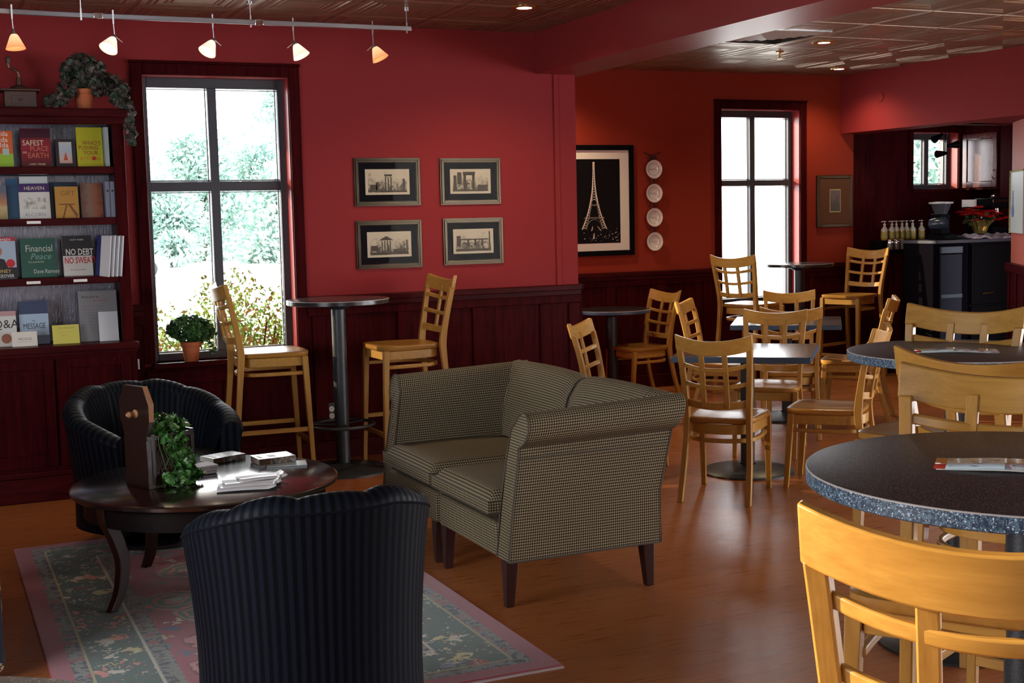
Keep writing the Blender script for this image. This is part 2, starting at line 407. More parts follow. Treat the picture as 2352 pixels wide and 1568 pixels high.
# ------------------------------------------------------------------ room shell
m = MB(); m.b2(-2.6, -2.6, -.1, 12, YA+.3, 0); o = struct(m.build('floor', floor_m, smooth=False))
m = MB(); m.b2(-2.6, -2.6, ZC, 10.5, YA+.3, ZC+.12); struct(m.build('ceiling', ceil_m, smooth=False))
def wall_holes(m, x0, x1, y0, y1, holes, z1=ZC):   # wall slab along X with rectangular openings
    x = x0
    for (a, b, c, d) in holes:
        m.b2(x, y0, 0, a, y1, z1); m.b2(a, y0, 0, b, y1, c); m.b2(a, y0, d, b, y1, z1); x = b
    m.b2(x, y0, 0, x1, y1, z1)
WZ0, WZ1 = .71, 2.50
m = MB(); wall_holes(m, -2.6, XB, YN, YN+.26, [(1.30, 2.22, WZ0, WZ1)]); struct(m.build('wall_north', red, smooth=False))
m = MB(); wall_holes(m, XB, 8.30, YA, YA+.26, [(6.77, 7.66, WZ0, 2.52)]); struct(m.build('wall_alcove_north', rust, smooth=False))
m = MB(); wall_holes(m, 8.30, 10.1, YA, YA+.26, [(9.03, 9.62, 1.76, 2.32)]); struct(m.build('wall_kitchen_north', cherry_z, smooth=False))
# alcove west return with its own window (turned away from the camera)
m = MB(); m.b2(XB-.26, YN+.26, 0, XB, 8.9, ZC); m.b2(XB-.26, 8.9, 0, XB, 9.85, .8); m.b2(XB-.26, 8.9, 2.4, XB, 9.85, ZC); m.b2(XB-.26, 9.85, 0, XB, YA+.26, ZC)
struct(m.build('wall_alcove_west', rust, smooth=False))
m = MB(); m.b2(-2.6, -2.6, 0, -2.4, 2.1-.3, ZC); m.b2(-2.6, 1.8, 0, -2.4, 4.6, .7); m.b2(-2.6, 1.8, 2.5, -2.4, 4.6, ZC); m.b2(-2.6, 4.6, 0, -2.4, YN+.26, ZC)  # out-of-view opening added to let sky and sun in
struct(m.build('wall_west', red, smooth=False))
m = MB(); m.b2(-2.6, -2.6, 0, 10.5, -2.4, ZC); struct(m.build('wall_south', red, smooth=False))
m = MB(); m.b2(10.1, 7, 0, 10.3, YA+.26, ZC); struct(m.build('wall_kitchen_east', cherry_z, smooth=False))
# pillar strip at the end of the main wall
m = MB(); m.b2(4.125, YN-.012, 0, 4.165, YN+.01, 2.57); struct(m.build('trim_1', red, bevel=.004))
# ceiling beam
m = MB(); m.b2(3.99, -2.4, 2.57, 4.37, YN+.26, ZC+.01); struct(m.build('trim_2', G('beam_paint').pbr((.25, .025, .028), .38, spec=.4), smooth=False))
# soffit over the counter
m = MB(); m.b2(8.14, -2.4, 2.30, 8.44, YA, ZC+.01); m.b2(8.44, -2.4, 2.30, 10.1, 8.75, ZC+.01); struct(m.build('trim_3', red, smooth=False))
m = MB(); m.b2(8.44, 8.75, 2.55, 10.1, YA, ZC); struct(m.build('ceiling_kitchen', cherry_x, smooth=False))
# diagonal wall at the right edge
P0 = Vector((8.80, 8.67, 0)); D = Vector((.588, .809, 0)); NRM = Vector((D.y, -D.x, 0))
def slab(m, a, b, z0, z1, n0, n1):
    p = [P0-D*a+NRM*n0, P0-D*b+NRM*n0, P0-D*b+NRM*n1, P0-D*a+NRM*n1]
    m.prism([0, 1, 2, 3], z0, z1, lambda i, t: p[i]+Vector((0, 0, t)))
salmon = plain('salmon_wall_paint', (.40, .085, .055), .62, spec=.35)
m = MB(); slab(m, 0, 3.2, 0, 2.30, 0, .15); struct(m.build('wall_east', salmon, smooth=False))
m = MB(); slab(m, -.01, 3.2, 0, 1.02, -.02, 0)
for k in range(9): slab(m, .02+k*.35, .10+k*.35, .12, 1.0, -.032, -.02)
slab(m, -.015, 3.2, 1.00, 1.075, -.05, 0); struct(m.build('trim_4', cherry_z, bevel=.004))

# wainscot
def wainscot(name, x0, x1, yw, stiles, z1, skip=None, x_ret=None):
    m = MB()
    segs = [(x0, x1)] if not skip else [(x0, skip[0]), (skip[1], x1)]
    for a, b in segs: m.b2(a, yw-.018, .0, b, yw, z1)
    if skip: m.b2(skip[0], yw-.018, 0, skip[1], yw, skip[2])
    for sx in stiles:
        h = z1 if not (skip and skip[0]-.02 < sx < skip[1]+.02) else skip[2]
        m.b2(sx-.045, yw-.034, .24, sx+.045, yw-.018, h-(.13 if h == z1 else .12))
    for a, b in segs: m.b2(a, yw-.034, z1-.13, b, yw-.018, z1-.04)
    if skip: m.b2(skip[0], yw-.034, skip[2]-.12, skip[1], yw-.018, skip[2]-.03)
    m.b2(x0, yw-.034, .12, x1, yw-.018, .24)
    struct(m.build(name, cherry_z, bevel=.005))
    m = MB()
    for a, b in segs: m.sweep([(a, yw-.03, z1-.02), (b, yw-.03, z1-.02)], (0, 1, 0), .03, (0, 0, 1), .02); m.b2(a, yw-.045, z1-.075, b, yw, z1-.035)
    struct(m.build(name.replace('trim_1', 'trim_2')+'0', cherry_x, bevel=.006))
    m = MB(); m.b2(x0, yw-.045, 0, x1, yw, .12); struct(m.build('baseboard_north' if yw < 9 else 'baseboard_alcove', cherry_x, bevel=.006))
wainscot('trim_11', -2.3, XB, YN, [1.16, 1.76, 2.36, 2.95, 3.50, 4.02, 4.25], 1.085, (1.235, 2.285, .69))
wainscot('trim_12', XB, 8.30, YA, [4.5, 5.03, 5.58, 6.1, 6.60, 7.2, 7.8, 8.25], 1.062, (6.71, 7.72, .70))
m = MB(); m.b2(XB, YN+.26, 0, XB+.02, 8.85, 1.06); m.b2(XB-.0, YN-.02, 1.045, XB+.035, YN+.26, 1.085); m.b2(XB, YN-.02, 0, XB+.02, YN+.26, 1.05)
struct(m.build('trim_5', cherry_z, bevel=.004))

# windows
def window(n, x0, x1, yw, z0, z1, zt0, zt1, out_w=.07, mull=True):
    root = struct(bpy.data.objects.new('window_%d' % n, None)); COL.objects.link(root); root.location = (0, 0, 0)
    w = out_w
    m = MB()
    fr(m, x0-w, z0, x1+w, z1+w, w, yw-.022, yw, wb=0)
    m.b2(x0-w-.006, yw-.03, z1+w, x1+w+.006, yw, z1+w+.016)
    m.build('window_casing', cherry_z, root, bevel=.004)
    m = MB(); m.b2(x0-.02, yw-.05, z0-.035, x1+.02, yw+.10, z0); m.build('window_sill', cherry_x, root, bevel=.006)
    m = MB(); m.b2(x0, yw-.0, z0, x0+.006, yw+.25, z1); m.b2(x1-.006, yw, z0, x1, yw+.25, z1); m.b2(x0, yw, z1-.006, x1, yw+.25, z1)
    m.build('window_reveal', plain('cherry_reveal', (.30, .030, .030), .3), root)
    y0, y1 = yw+.115, yw+.165; f = .045
    m = fr(MB(), x0, z0, x1, z1, f, y0, y1, wt=f+.02)
    xm = (x0+x1)/2-.01
    m.b2(xm-.028, y0+.002, z0+f, xm+.028, y1-.002, z1-f-.02)
    if zt0: m.b2(x0+f, y0+.004, zt0, xm-.028, y1-.004, zt1); m.b2(xm+.028, y0+.004, zt0, x1-f, y1-.004, zt1)
    m.build('window_frame', alu, root, bevel=.003)
    m = MB()
    for a, b in ((x0+f, xm-.028), (xm+.028, x1-f)):
        for c, d in ((z0+f, zt0), (zt1, z1-f-.02)) if zt0 else ((z0+f, z1-f-.02),):
            m.b2(b-.012, y1-.012, c, b-.004, y1-.004, d); m.b2(a, y1-.012, d-.010, b, y1-.004, d-.004); m.b2(a, y1-.012, c+.002, b, y1-.004, c+.012)
    m.build('glazing_bead', gasket, root)
    m = MB(); m.b2(x0+f, yw+.14, z0+f, x1-f, yw+.144, z1-f-.02); m.build('window_pane', glass, root, smooth=False)
window(1, 1.30, 2.22, YN, WZ0, WZ1, 1.785, 1.845)
window(2, 6.77, 7.66, YA, WZ0, 2.52, 1.815, 1.87)
window(3, 9.03, 9.62, YA, 1.76, 2.32, None, None, .05)

# ------------------------------------------------------------------ ceiling fixtures
def downlight(x, y, label, pw=60):
    t = thing('recessed_downlight', label, 'ceiling light', (x, y, ZC))
    m = MB(); m.lathe([(.05, .0), (.052, -.006), (.085, -.008), (.09, -.002), (.09, 0)], n=28, cap=False); m.build('trim_ring', brass, t)
    m = MB(); m.lathe([(.0, -.004), (.046, -.004)], n=24, cap=False); m.build('lamp_face', emis('lamp_glow', (1, .86, .62), 14), t)
    l = bpy.data.lights.new('downlight', 'SPOT'); l.energy = pw; l.spot_size = R(140); l.spot_blend = .8; l.color = (1, .74, .45); l.shadow_soft_size = .05
    lo = bpy.data.objects.new('downlight_lamp', l); COL.objects.link(lo); lo.location = (x, y, ZC-.03)
downlight(3.45, 7.33, 'recessed downlight in the ceiling left of the beam')
downlight(6.38, 8.19, 'recessed downlight beside the ceiling vent, nearer of the two in the alcove')
downlight(7.71, 9.68, 'recessed downlight by the alcove wall above the tall window', 36)
downlight(4.9, 9.65, 'recessed downlight in the alcove corner above the tower photograph', 60)
t = thing('ceiling_vent', 'square louvred metal air vent in the alcove ceiling beside the beam', 'vent', (5.72, 8.0, ZC))
m = MB()
for k in range(5):
    a = .30-k*.055; z = -.004-k*.003
    for q in range(4):
        c, s_ = math.cos(q*PI/2), math.sin(q*PI/2)
        P = [(-a, a, z), (a, a, z), (a-.05, a-.05, z-.018), (-a+.05, a-.05, z-.018)]
        m.add([(c*x-s_*y, s_*x+c*y, zz) for x, y, zz in P], [(0, 1, 2, 3)])
m.build('louvre', plain('vent_paint', (.55, .54, .52), .35, .2), t, smooth=False)
m = MB(); m.b2(-.30, -.33, -.006, .30, -.30, 0); m.b2(-.30, .30, -.006, .30, .33, 0); m.b2(-.33, -.33, -.006, -.30, .33, 0); m.b2(.30, -.33, -.006, .33, .33, 0); m.build('vent_frame', steel, t)
for (x, y, lb) in ((6.38, 8.75, 'small brass sprinkler head hanging below the alcove ceiling'), ):
    t = thing('sprinkler_head', lb, 'sprinkler', (x, y, ZC))
    m = MB(); m.lathe([(.035, 0), (.03, -.008), (.010, -.012), (.010, -.04), (.006, -.045), (.006, -.055), (.028, -.057), (.028, -.060), (0, -.060)], n=16, cap=False)
    m.build('deflector', brass, t)
t = thing('wall_speaker_plate', 'faint round red-painted cover plate on the soffit above the counter', 'wall plate', (8.14, 9.62, 2.60))
m = MB(); m.lathe([(.045, 0), (.045, .008), (.035, .014), (0, .014)], n=24, axis=(-1, 0, 0)); m.build('cover_plate', red, t)

# track lighting
TY, TZ = 7.6, 2.735
t = thing('track_rail', 'brushed metal monorail track running along the ceiling above the window', 'light track', (0, 0, 0))
pts = smoothpts([(-1.3, 6.6, TZ), (-.4, 7.25, TZ), (.30, 7.52, TZ), (.75, TY, TZ), (1.6, TY, TZ), (2.81, TY, TZ)], 8)
m = MB(); m.sweep(pts, (0, 1, 0), .008, (0, 0, 1), .014); m.build('rail', plain('satin_nickel', (.42, .44, .48), .3, .9), t, bevel=.003)
for x in (.97, 1.87): m = MB(); m.box((x, TY, TZ), (.05, .022, .034)); m.build('coupler', chrome, t, bevel=.003)
for x in (.88, 1.82, 2.78):
    m = MB(); m.tube([(x, TY, ZC), (x, TY, TZ+.035)], .0035, 8); m.tube([(x, TY, TZ+.035), (x, TY, TZ-.028)], .006, 8); m.tube([(x, TY, ZC-.012), (x, TY, ZC)], .02, 16); m.build('stand_off', steel, t)
def tint(name, c1, c2, st):
    g = G(name); v = g.coord('Object'); z = g.xyz(v)[2]
    f = g.ramp(g.math('MULTIPLY_ADD', z, 11, 1.0), [(0, c1), (1, c2)])
    return g.pbr(f, .35, emit=f, es=st)
amber = tint('amber_glass_shade', (.75, .22, .06), (1, .72, .38), .9); frost = tint('frosted_glass_shade', (.85, .62, .50), (1, .92, .74), 1.0)
bulb = emis('halogen_bulb', (1, .9, .7), 22)
HEADS = [(.52, (.06, -.1, -1), amber, 'amber glass spotlight at the far left end of the track'),
         (1.07-.02, (-.55, -.45, -1), frost, 'pale glass spotlight tilted left above the potted trailing plant'),
         (1.60, (-.62, -.35, -1), frost, 'pale glass spotlight tilted left above the big window'),
         (2.07, (.42, -.3, -1), frost, 'pale pink glass spotlight above the right edge of the big window'),
         (2.56, (.42, -.25, -1), amber, 'orange glass spotlight nearest the right end of the track')]
from math import atan2
for x, d, gm, lb in HEADS:
    y = TY if x > .7 else TY-.04
    t = thing('track_spotlight', lb, 'spotlight', (x, y, TZ), group='track spotlights above the window')
    m = MB(); m.tube([(0, 0, .035), (0, 0, -.04)], .0055, 8); m.tube([(0, 0, -.04), (.004, 0, -.105)], .0032, 8); m.build('stem', steel, t)
    dv = Vector(d).normalized(); p0 = Vector((.004, 0, -.105)); side = Vector((-dv.x, -dv.y, 0)).normalized()
    m = MB(); m.lathe([(.004, -.012), (.008, 0), (.016, .025), (.012, .028)], p0, 14, dv); m.tube([p0, p0-dv*.0+Vector((.045*(1 if d[0] < 0 else -1)*(.9 if abs(d[0]) > .3 else .3), 0, -.035))], .0022, 6); m.build('lamp_holder', steel, t)
    q = Vector((0, 0, -1)).rotation_difference(dv)
    o = MB(); o.lathe([(.016, .0), (.024, -.012), (.050, -.072), (.052, -.078), (.046, -.074), (.020, -.012), (.012, -.004)], n=28, cap=False); so = o.build('glass_shade', gm, t)
    so.location = p0+dv*.018; so.rotation_euler = q.to_euler()
    m = MB(); m.lathe([(.0, 0), (.010, -.006), (.012, -.022), (.0, -.034)], n=14); bo = m.build('bulb', bulb, t); bo.location = p0+dv*.026; bo.rotation_euler = q.to_euler()
    l = bpy.data.lights.new('track_lamp', 'SPOT'); l.energy = 12; l.spot_size = R(75); l.spot_blend = .9; l.color = (1, .78, .55); l.shadow_soft_size = .03
    lo = bpy.data.objects.new('track_lamp', l); COL.objects.link(lo); lo.location = Vector((x, y, TZ))+p0+dv*.11; lo.rotation_euler = dv.to_track_quat('-Z', 'Y').to_euler()

# ------------------------------------------------------------------ lattice-back chairs
def make_chair(kind, label, cat, group):
    bar = kind == 'b'
    if bar:
        hs, top = .785, 1.215; P = [(-.262, 0), (-.235, .3), (-.198, .70), (-.195, .80), (-.215, .93), (-.245, 1.08), (-.275, top)]
        X = [(.212, 0), (.208, .4), (.198, .78), (.212, 1.0), (.228, top)]; off = .005
    else:
        hs, top = .46, .925; P = [(-.275, 0), (-.215, .2), (-.178, .40), (-.178, .50), (-.20, .66), (-.232, .80), (-.268, top)]
        X = [(.205, 0), (.196, .25), (.188, .46), (.200, .70), (.215, top)]; off = 0
    t = thing('bar_chair' if bar else 'dining_chair', label, cat, group=group)
    dz = hs-.46+off
    PP = [(p.y, p.z) for p in smoothpts([(0, a, b) for a, b in P], 5)]
    XX = [(p.y, p.z) for p in smoothpts([(0, a, b) for a, b in X], 5)]
    for s in (-1, 1):
        m = MB(); zt = top-.078
        pts = [(s*(lerp_prof(XX, z)-.016), y, z) for y, z in PP if z < zt-.01]; pts.append((s*(lerp_prof(XX, zt)-.016), lerp_prof(PP, zt), zt))
        n = len(pts)
        hv = [.017+.005*math.exp(-((p[2]-hs)/.12)**2) for p in pts]
        m.sweep(pts, (1, 0, 0), .0155, (0, 1, 0), hv); m.build('back_post', oak_z, t, bevel=.004)
    def rail(name, z0, z1, x_in, dip, bow, th, mat):
        m = MB(); N = 14; zc = (z0+z1)/2; xw = lerp_prof(XX, zc)-x_in; rows = []
        for i in range(N+1):
            u = -1+2*i/N; k = 1-u*u; x = u*xw
            for zz in (z0, z1):
                z = zz-dip*k; y = lerp_prof(PP, zz)-bow*k
                rows.append([(x, y-th/2, z), (x, y+th/2, z)])
        vs = []; fs = []
        for i in range(N+1): a, b = rows[2*i], rows[2*i+1]; vs += [a[0], a[1], b[1], b[0]]
        for i in range(N):
            for k in range(4): fs.append((i*4+k, i*4+(k+1) % 4, i*4+4+(k+1) % 4, i*4+4+k))
        fs += [(3, 2, 1, 0), (N*4, N*4+1, N*4+2, N*4+3)]
        m.add(vs, fs); return m.build(name, mat, t, bevel=.004, ang=50)
    rail('top_rail', top-.082, top, 0, .034, .050, .026, oak_x)
    rail('cross_bar', .742+dz, .766+dz, .03, .024, .047, .018, oak_x)
    rail('cross_bar', .640+dz, .664+dz, .03, .020, .044, .018, oak_x)
    rail('lower_rail', .520+dz, .562+dz, .03, .012, .040, .020, oak_x)
    for s in (-1, 1):
        m = MB(); pts = []
        for k in range(9):
            z = .535+dz+(top-.06-.535-dz)*k/8; pts.append((s*.064, lerp_prof(PP, z)-.0425, z-.014))
        m.sweep(pts, (1, 0, 0), .0145, (0, 1, 0), .0085); m.build('back_slat', oak_z, t, bevel=.003)
    # seat: dished rounded trapezoid
    m = MB(); n = 40; out = []
    for k in range(n):
        a = 2*PI*k/n; c, s_ = math.cos(a), math.sin(a); e = .38
        x = math.copysign(abs(c)**e, c); y = math.copysign(abs(s_)**e, s_)
        hw = .205+.018*y; out.append((x*hw, .022+y*.212))
    vs = [(0, .022, hs-.012)]; fs = []
    levels = [(.35, -.011), (.65, -.008), (.85, -.002), (.96, 0), (1.0, -.004), (1.0, -.024), (.97, -.032), (.5, -.032)]
    for q, dzz in levels: vs += [(x*q, .022+(y-.022)*q, hs+dzz) for x, y in out]
    for k in range(n): fs.append((0, 1+k, 1+(k+1) % n))
    for r_ in range(len(levels)-1):
        for k in range(n): fs.append((1+r_*n+k, 1+r_*n+(k+1) % n, 1+(r_+1)*n+(k+1) % n, 1+(r_+1)*n+k))
    fs.append(tuple(1+(len(levels)-1)*n+k for k in range(n))); m.add(vs, fs); m.build('seat', oak_seat, t, ang=60)
    m = MB(); z = hs-.062
    pts = smoothpts([(.182, .19, z), (.176, .02, z), (.155, -.12, z), (.09, -.175, z), (0, -.19, z), (-.09, -.175, z), (-.155, -.12, z), (-.176, .02, z), (-.182, .19, z)], 4)
    m.band(pts, .020, .055); m.box((0, .195, z), (.345, .02, .055)); m.build('apron', oak_x, t, bevel=.003)
    zh = hs-.135 if bar else .335
    m = MB(); pts = smoothpts([(.180, .19, zh), (.185, .05, zh), (.172, -.10, zh), (.10, -.175, zh), (0, -.195, zh), (-.10, -.175, zh), (-.172, -.10, zh), (-.185, .05, zh), (-.180, .19, zh)], 5)
    m.band(pts, .018, .024); m.build('bentwood_hoop', oak_y, t, bevel=.005)
    for s in (-1, 1):
        m = MB(); xb = .205 if bar else .19
        m.sweep([(s*xb, .225, 0), (s*.192, .195, hs-.03)], (1, 0, 0), [.0135, .018], (0, 1, 0), [.0135, .018]); m.build('front_leg', oak_z, t, bevel=.003)
    if bar:
        for s in (-1, 1):
            for z in (.30,):
                m = MB(); m.sweep([(s*.200, .212, z), (s*.196, -.232, z)], (1, 0, 0), .009, (0, 0, 1), .014); m.build('side_stretcher', oak_y, t, bevel=.003)
        m = MB(); m.box((0, .213, .22), (.40, .020, .030)); m.build('foot_rail', oak_x, t, bevel=.003)
        m = MB(); m.box((0, -.238, .24), (.40, .018, .026)); m.build('rear_stretcher', oak_x, t, bevel=.003)
    return t

DG, BGp = 'lattice-back dining chairs around the square tables', 'lattice-back bar chairs'
d0 = make_chair('d', 'wood dining chair nearest the camera at the front square table, lattice back to us', 'chair', DG)
d0.location = (4.04, 6.05, 0); d0.rotation_euler.z = R(-48)
DCH = [((4.72, 5.98), 41, 'brown wood dining chair turned left, at the right side of the front square table'),
       ((5.00, 6.98), 136, 'wood dining chair at the far side of the front square table, its seat tucked under'),
       ((3.89, 6.96), -135, 'wood dining chair behind the check armchairs, its sunlit post tilting left'),
       ((5.42, 8.20), -137, 'wood dining chair at the left side of the rear square table, its post sunlit yellow'),
       ((5.55, 7.50), -35, 'wood dining chair with its back over the middle of the rear square table'),
       ((6.38, 8.60), 148, 'wood dining chair beyond the rear square table, before the round window table'),
       ((6.36, 7.80), 45, 'wood dining chair turned left, at the right side of the rear square table'),
       ((5.55, 9.60), 95, 'wood dining chair turned left beside the low table under the plates')]
for (x, y), a, lb in DCH: dup(d0, (x, y, 0), a, lb)
b0 = make_chair('b', 'tall honey wood bar chair in the near right corner, its lattice back filling the corner', 'bar chair', BGp)
b0.location = (1.345, 1.325, 0); b0.rotation_euler.z = R(-50)
BCH = [((2.01, 2.08), 124, 'tall wood bar chair facing the camera across the nearest speckled table'),
       ((2.70, 2.63), -66, 'tall wood bar chair between the two speckled bar tables, back to the camera'),
       ((3.30, 3.60), 115, 'tall wood bar chair beyond the second speckled table, in front of the dark counter'),
       ((1.93, 7.98), -93, 'tall wood bar chair facing right in front of the big window'),
       ((2.81, 7.90), 91, 'tall wood bar chair facing left below the four small framed prints'),
       ((6.55, 9.42), -68, 'tall wood bar chair left of the round table at the alcove window'),
       ((7.93, 9.76), 108, 'tall sunlit bar chair right of the round table at the alcove window')]
for (x, y), a, lb in BCH: dup(b0, (x, y, 0), a, lb)

# ------------------------------------------------------------------ pedestal tables
def round_table(label, x, y, r, h, th, topm, edgem, colr=.045, base=.26, ring=None, group=None, name='bar_table'):
    t = thing(name, label, 'table', (x, y, 0), 0, group)
    m = MB(); m.lathe([(0, h), (r-.004, h), (r-.0015, h-.0008)], n=96, cap=False); m.cur = 2; m.lathe([(r-.0015, h-.0008), (r, h-.002), (r, h-.004)], n=96, cap=False)
    m.cur = 1; m.lathe([(r, h-.004), (r, h-th+.003), (r-.004, h-th)], n=96, cap=False); m.cur = 3; m.lathe([(r-.004, h-th), (0, h-th)], n=96, cap=False)
    m.build('table_top', [topm, edgem, rimline, blackmatte], t, ang=50)
    m = MB(); m.lathe([(0, h-th), (colr*2.4, h-th), (colr*2.2, h-th-.012), (colr*1.15, h-th-.03), (colr, h-th-.035), (colr, .05), (colr*1.2, .04), (colr*1.2, .03)], n=32, cap=False); m.build('column', blackmetal, t)
    m = MB(); m.lathe([(colr*1.2, .055), (base*.5, .038), (base*.9, .022), (base, .010), (base, 0), (0, 0)], n=56, cap=False); m.build('base_plate', blackmetal, t)
    if ring:
        m = MB(); m.tube([(.2*math.cos(a*PI/24), .2*math.sin(a*PI/24), ring) for a in range(48)], .0105, 10, True)
        for k in range(3): a = k*2*PI/3+.5; m.tube([(colr*math.cos(a), colr*math.sin(a), ring), (.2*math.cos(a), .2*math.sin(a), ring)], .007, 8)
        m.build('foot_ring', blackmetal, t)
    return t
round_table('round speckled black bar table with blue-grey edge, nearest on the right', 1.945, 1.855, .430, 1.07, .034, top_speck, edge_speck, .046, .28, name='bar_table')
round_table('round speckled dark bar table, second from the camera on the right', 3.35, 3.54, .385, 1.07, .034, top_speck, edge_speck, .046, .28)
round_table('rim of a speckled round table poking into the bottom left corner', -.17, 1.19, .435, 1.07, .034, top_speck, edge_speck, .046, .28)
round_table('round black bar table with foot ring between two bar chairs by the big window', 2.36, 7.85, .32, 1.09, .030, top_dark, top_dark, .045, .29, .295)
round_table('round bar table standing in front of the tall alcove window', 7.28, 9.70, .31, 1.095, .028, top_dark, top_dark, .045, .27)
round_table('low round dark table under the tower photograph at the alcove wall', 5.33, 9.70, .33, .775, .030, top_dark, edge_blue, .045, .27, name='cafe_table')
def square_table(label, x, y, a, s, h):
    t = thing('square_table', label, 'table', (x, y, 0), a, 'square cafe tables')
    m = MB(); m.b2(-s/2, -s/2, h-.036, s/2, s/2, h-.001); m.build('table_edge', edge_blue, t, bevel=.003)
    m = MB(); m.b2(-s/2+.003, -s/2+.003, h-.002, s/2-.003, s/2-.003, h); m.build('table_top', top_dark, t)
    m = MB(); m.b2(-.038, -.038, .04, .038, .038, h-.05); m.b2(-.17, -.17, h-.05, .17, .17, h-.036); m.build('column', blackmetal, t, bevel=.004)
    m = MB(); m.lathe([(.05, .05), (.14, .034), (.26, .02), (.28, .009), (.28, 0), (0, 0)], n=48, cap=False); m.build('base_plate', blackmetal, t)
square_table('square dark table with blue edge, front of the two, ringed by wood chairs', 4.51, 6.52, -41, .80, .745)
square_table('square dark table with blue edge behind the front square table', 5.95, 8.08, -38, .80, .745)

# ------------------------------------------------------------------ brochures on the bar tables
def brochure_mat():
    g = G('glossy_brochure_print'); v = g.coord('Object'); x, y, z = g.xyz(v)
    n = g.noise(v, 26, 4, .6); n2 = g.noise(g.coord('Object', sc=(1, 2.4, 1)), 38, 3, .6)
    c = g.ramp(n, [(.30, (.02, .04, .09)), (.42, (.16, .30, .36)), (.50, (.45, .12, .14)), (.56, (.70, .78, .82)), (.7, (.05, .12, .14))])
    pale = g.mix(g.math('GREATER_THAN', n2, .60), (.68, .84, .92), (.05, .12, .22))
    c = g.mix(g.math('LESS_THAN', x, -.01), c, pale); c = g.mix(g.math('LESS_THAN', x, -.118), c, (.42, .035, .02))
    return g.pbr(c, .16, coat=.5)
bro_m = brochure_mat()
def brochure(x, y, a, lb, z=1.071):
    t = thing('brochure', lb, 'brochure', (x, y, z), a)
    m = MB(); m.grid(lambda u, v: Vector((-.14+.28*u, -.055+.11*v, .003+.006*math.sin(u*PI)**2)), 10, 2); o = m.build('cover', bro_m, t)
    sm = o.modifiers.new('s', 'SOLIDIFY'); sm.thickness = .0012
    m = MB(); m.grid(lambda u, v: Vector((-.135+.27*u, -.053+.106*v, .001+.0035*math.sin(u*PI)**2)), 10, 2); o = m.build('inner_pages', paper, t); sm = o.modifiers.new('s', 'SOLIDIFY'); sm.thickness = .0012
brochure(1.905, 1.870, -46, 'glossy picture brochure with a red end on the nearest speckled table')
brochure(3.30, 3.50, -38, 'glossy picture brochure lying on the second speckled table')

# ------------------------------------------------------------------ coffee table
CTX, CTY, CTH, CTR = 1.065, 5.60, .47, .565
t = thing('coffee_table', 'round dark espresso wood coffee table with curved sabre legs on the rug', 'coffee table', (CTX, CTY, .011))
m = MB(); m.lathe([(0, CTH), (CTR-.012, CTH), (CTR, CTH-.006), (CTR, CTH-.020), (CTR-.012, CTH-.028), (0, CTH-.028)], n=96, cap=False); m.build('table_top', espresso, t, ang=50)
m = MB(); m.lathe([(CTR-.055, CTH-.028), (CTR-.055, CTH-.115), (CTR-.075, CTH-.115), (CTR-.075, CTH-.028)], n=96, cap=False); m.build('apron', plain('espresso_apron', (.006, .0025, .0025), .5, spec=.15), t, ang=50)
for k in range(4):
    a = R(205+90*k); c, s_ = math.cos(a), math.sin(a)
    pr = smoothpts([(CTR-.075, 0, CTH-.03), (CTR-.080, 0, CTH-.10), (CTR-.115, 0, CTH-.19), (CTR-.135, 0, CTH-.28), (CTR-.118, 0, .08), (CTR-.075, 0, 0)], 5)
    pts = [(p.x*c, p.x*s_, p.z) for p in pr]; n = len(pts)
    m = MB(); m.sweep(pts, (-s_, c, 0), [.026-.008*i/n for i in range(n)], (c, s_, 0), [.034-.017*i/n for i in range(n)]); m.build('leg', plain('dark_mahogany', (.016, .006, .005), .35, coat=.1), t, bevel=.004)

CTH += .011
# rug
rg = MB(); rg.b2(-.82, -1.37, 0, .82, 1.37, .010); rg = rg.build('area_rug', rug_m, bevel=.004); rg.location = (1.145, 5.345, .0005)
tag(rg, 'pink and teal floral wool rug with patterned borders under the coffee table', 'rug')
m = MB(); m.b2(-.82, -1.382, -.002, .82, -1.368, .006); m.build('bound_edge', plain('pale_binding', (.5, .42, .42), .8), rg)

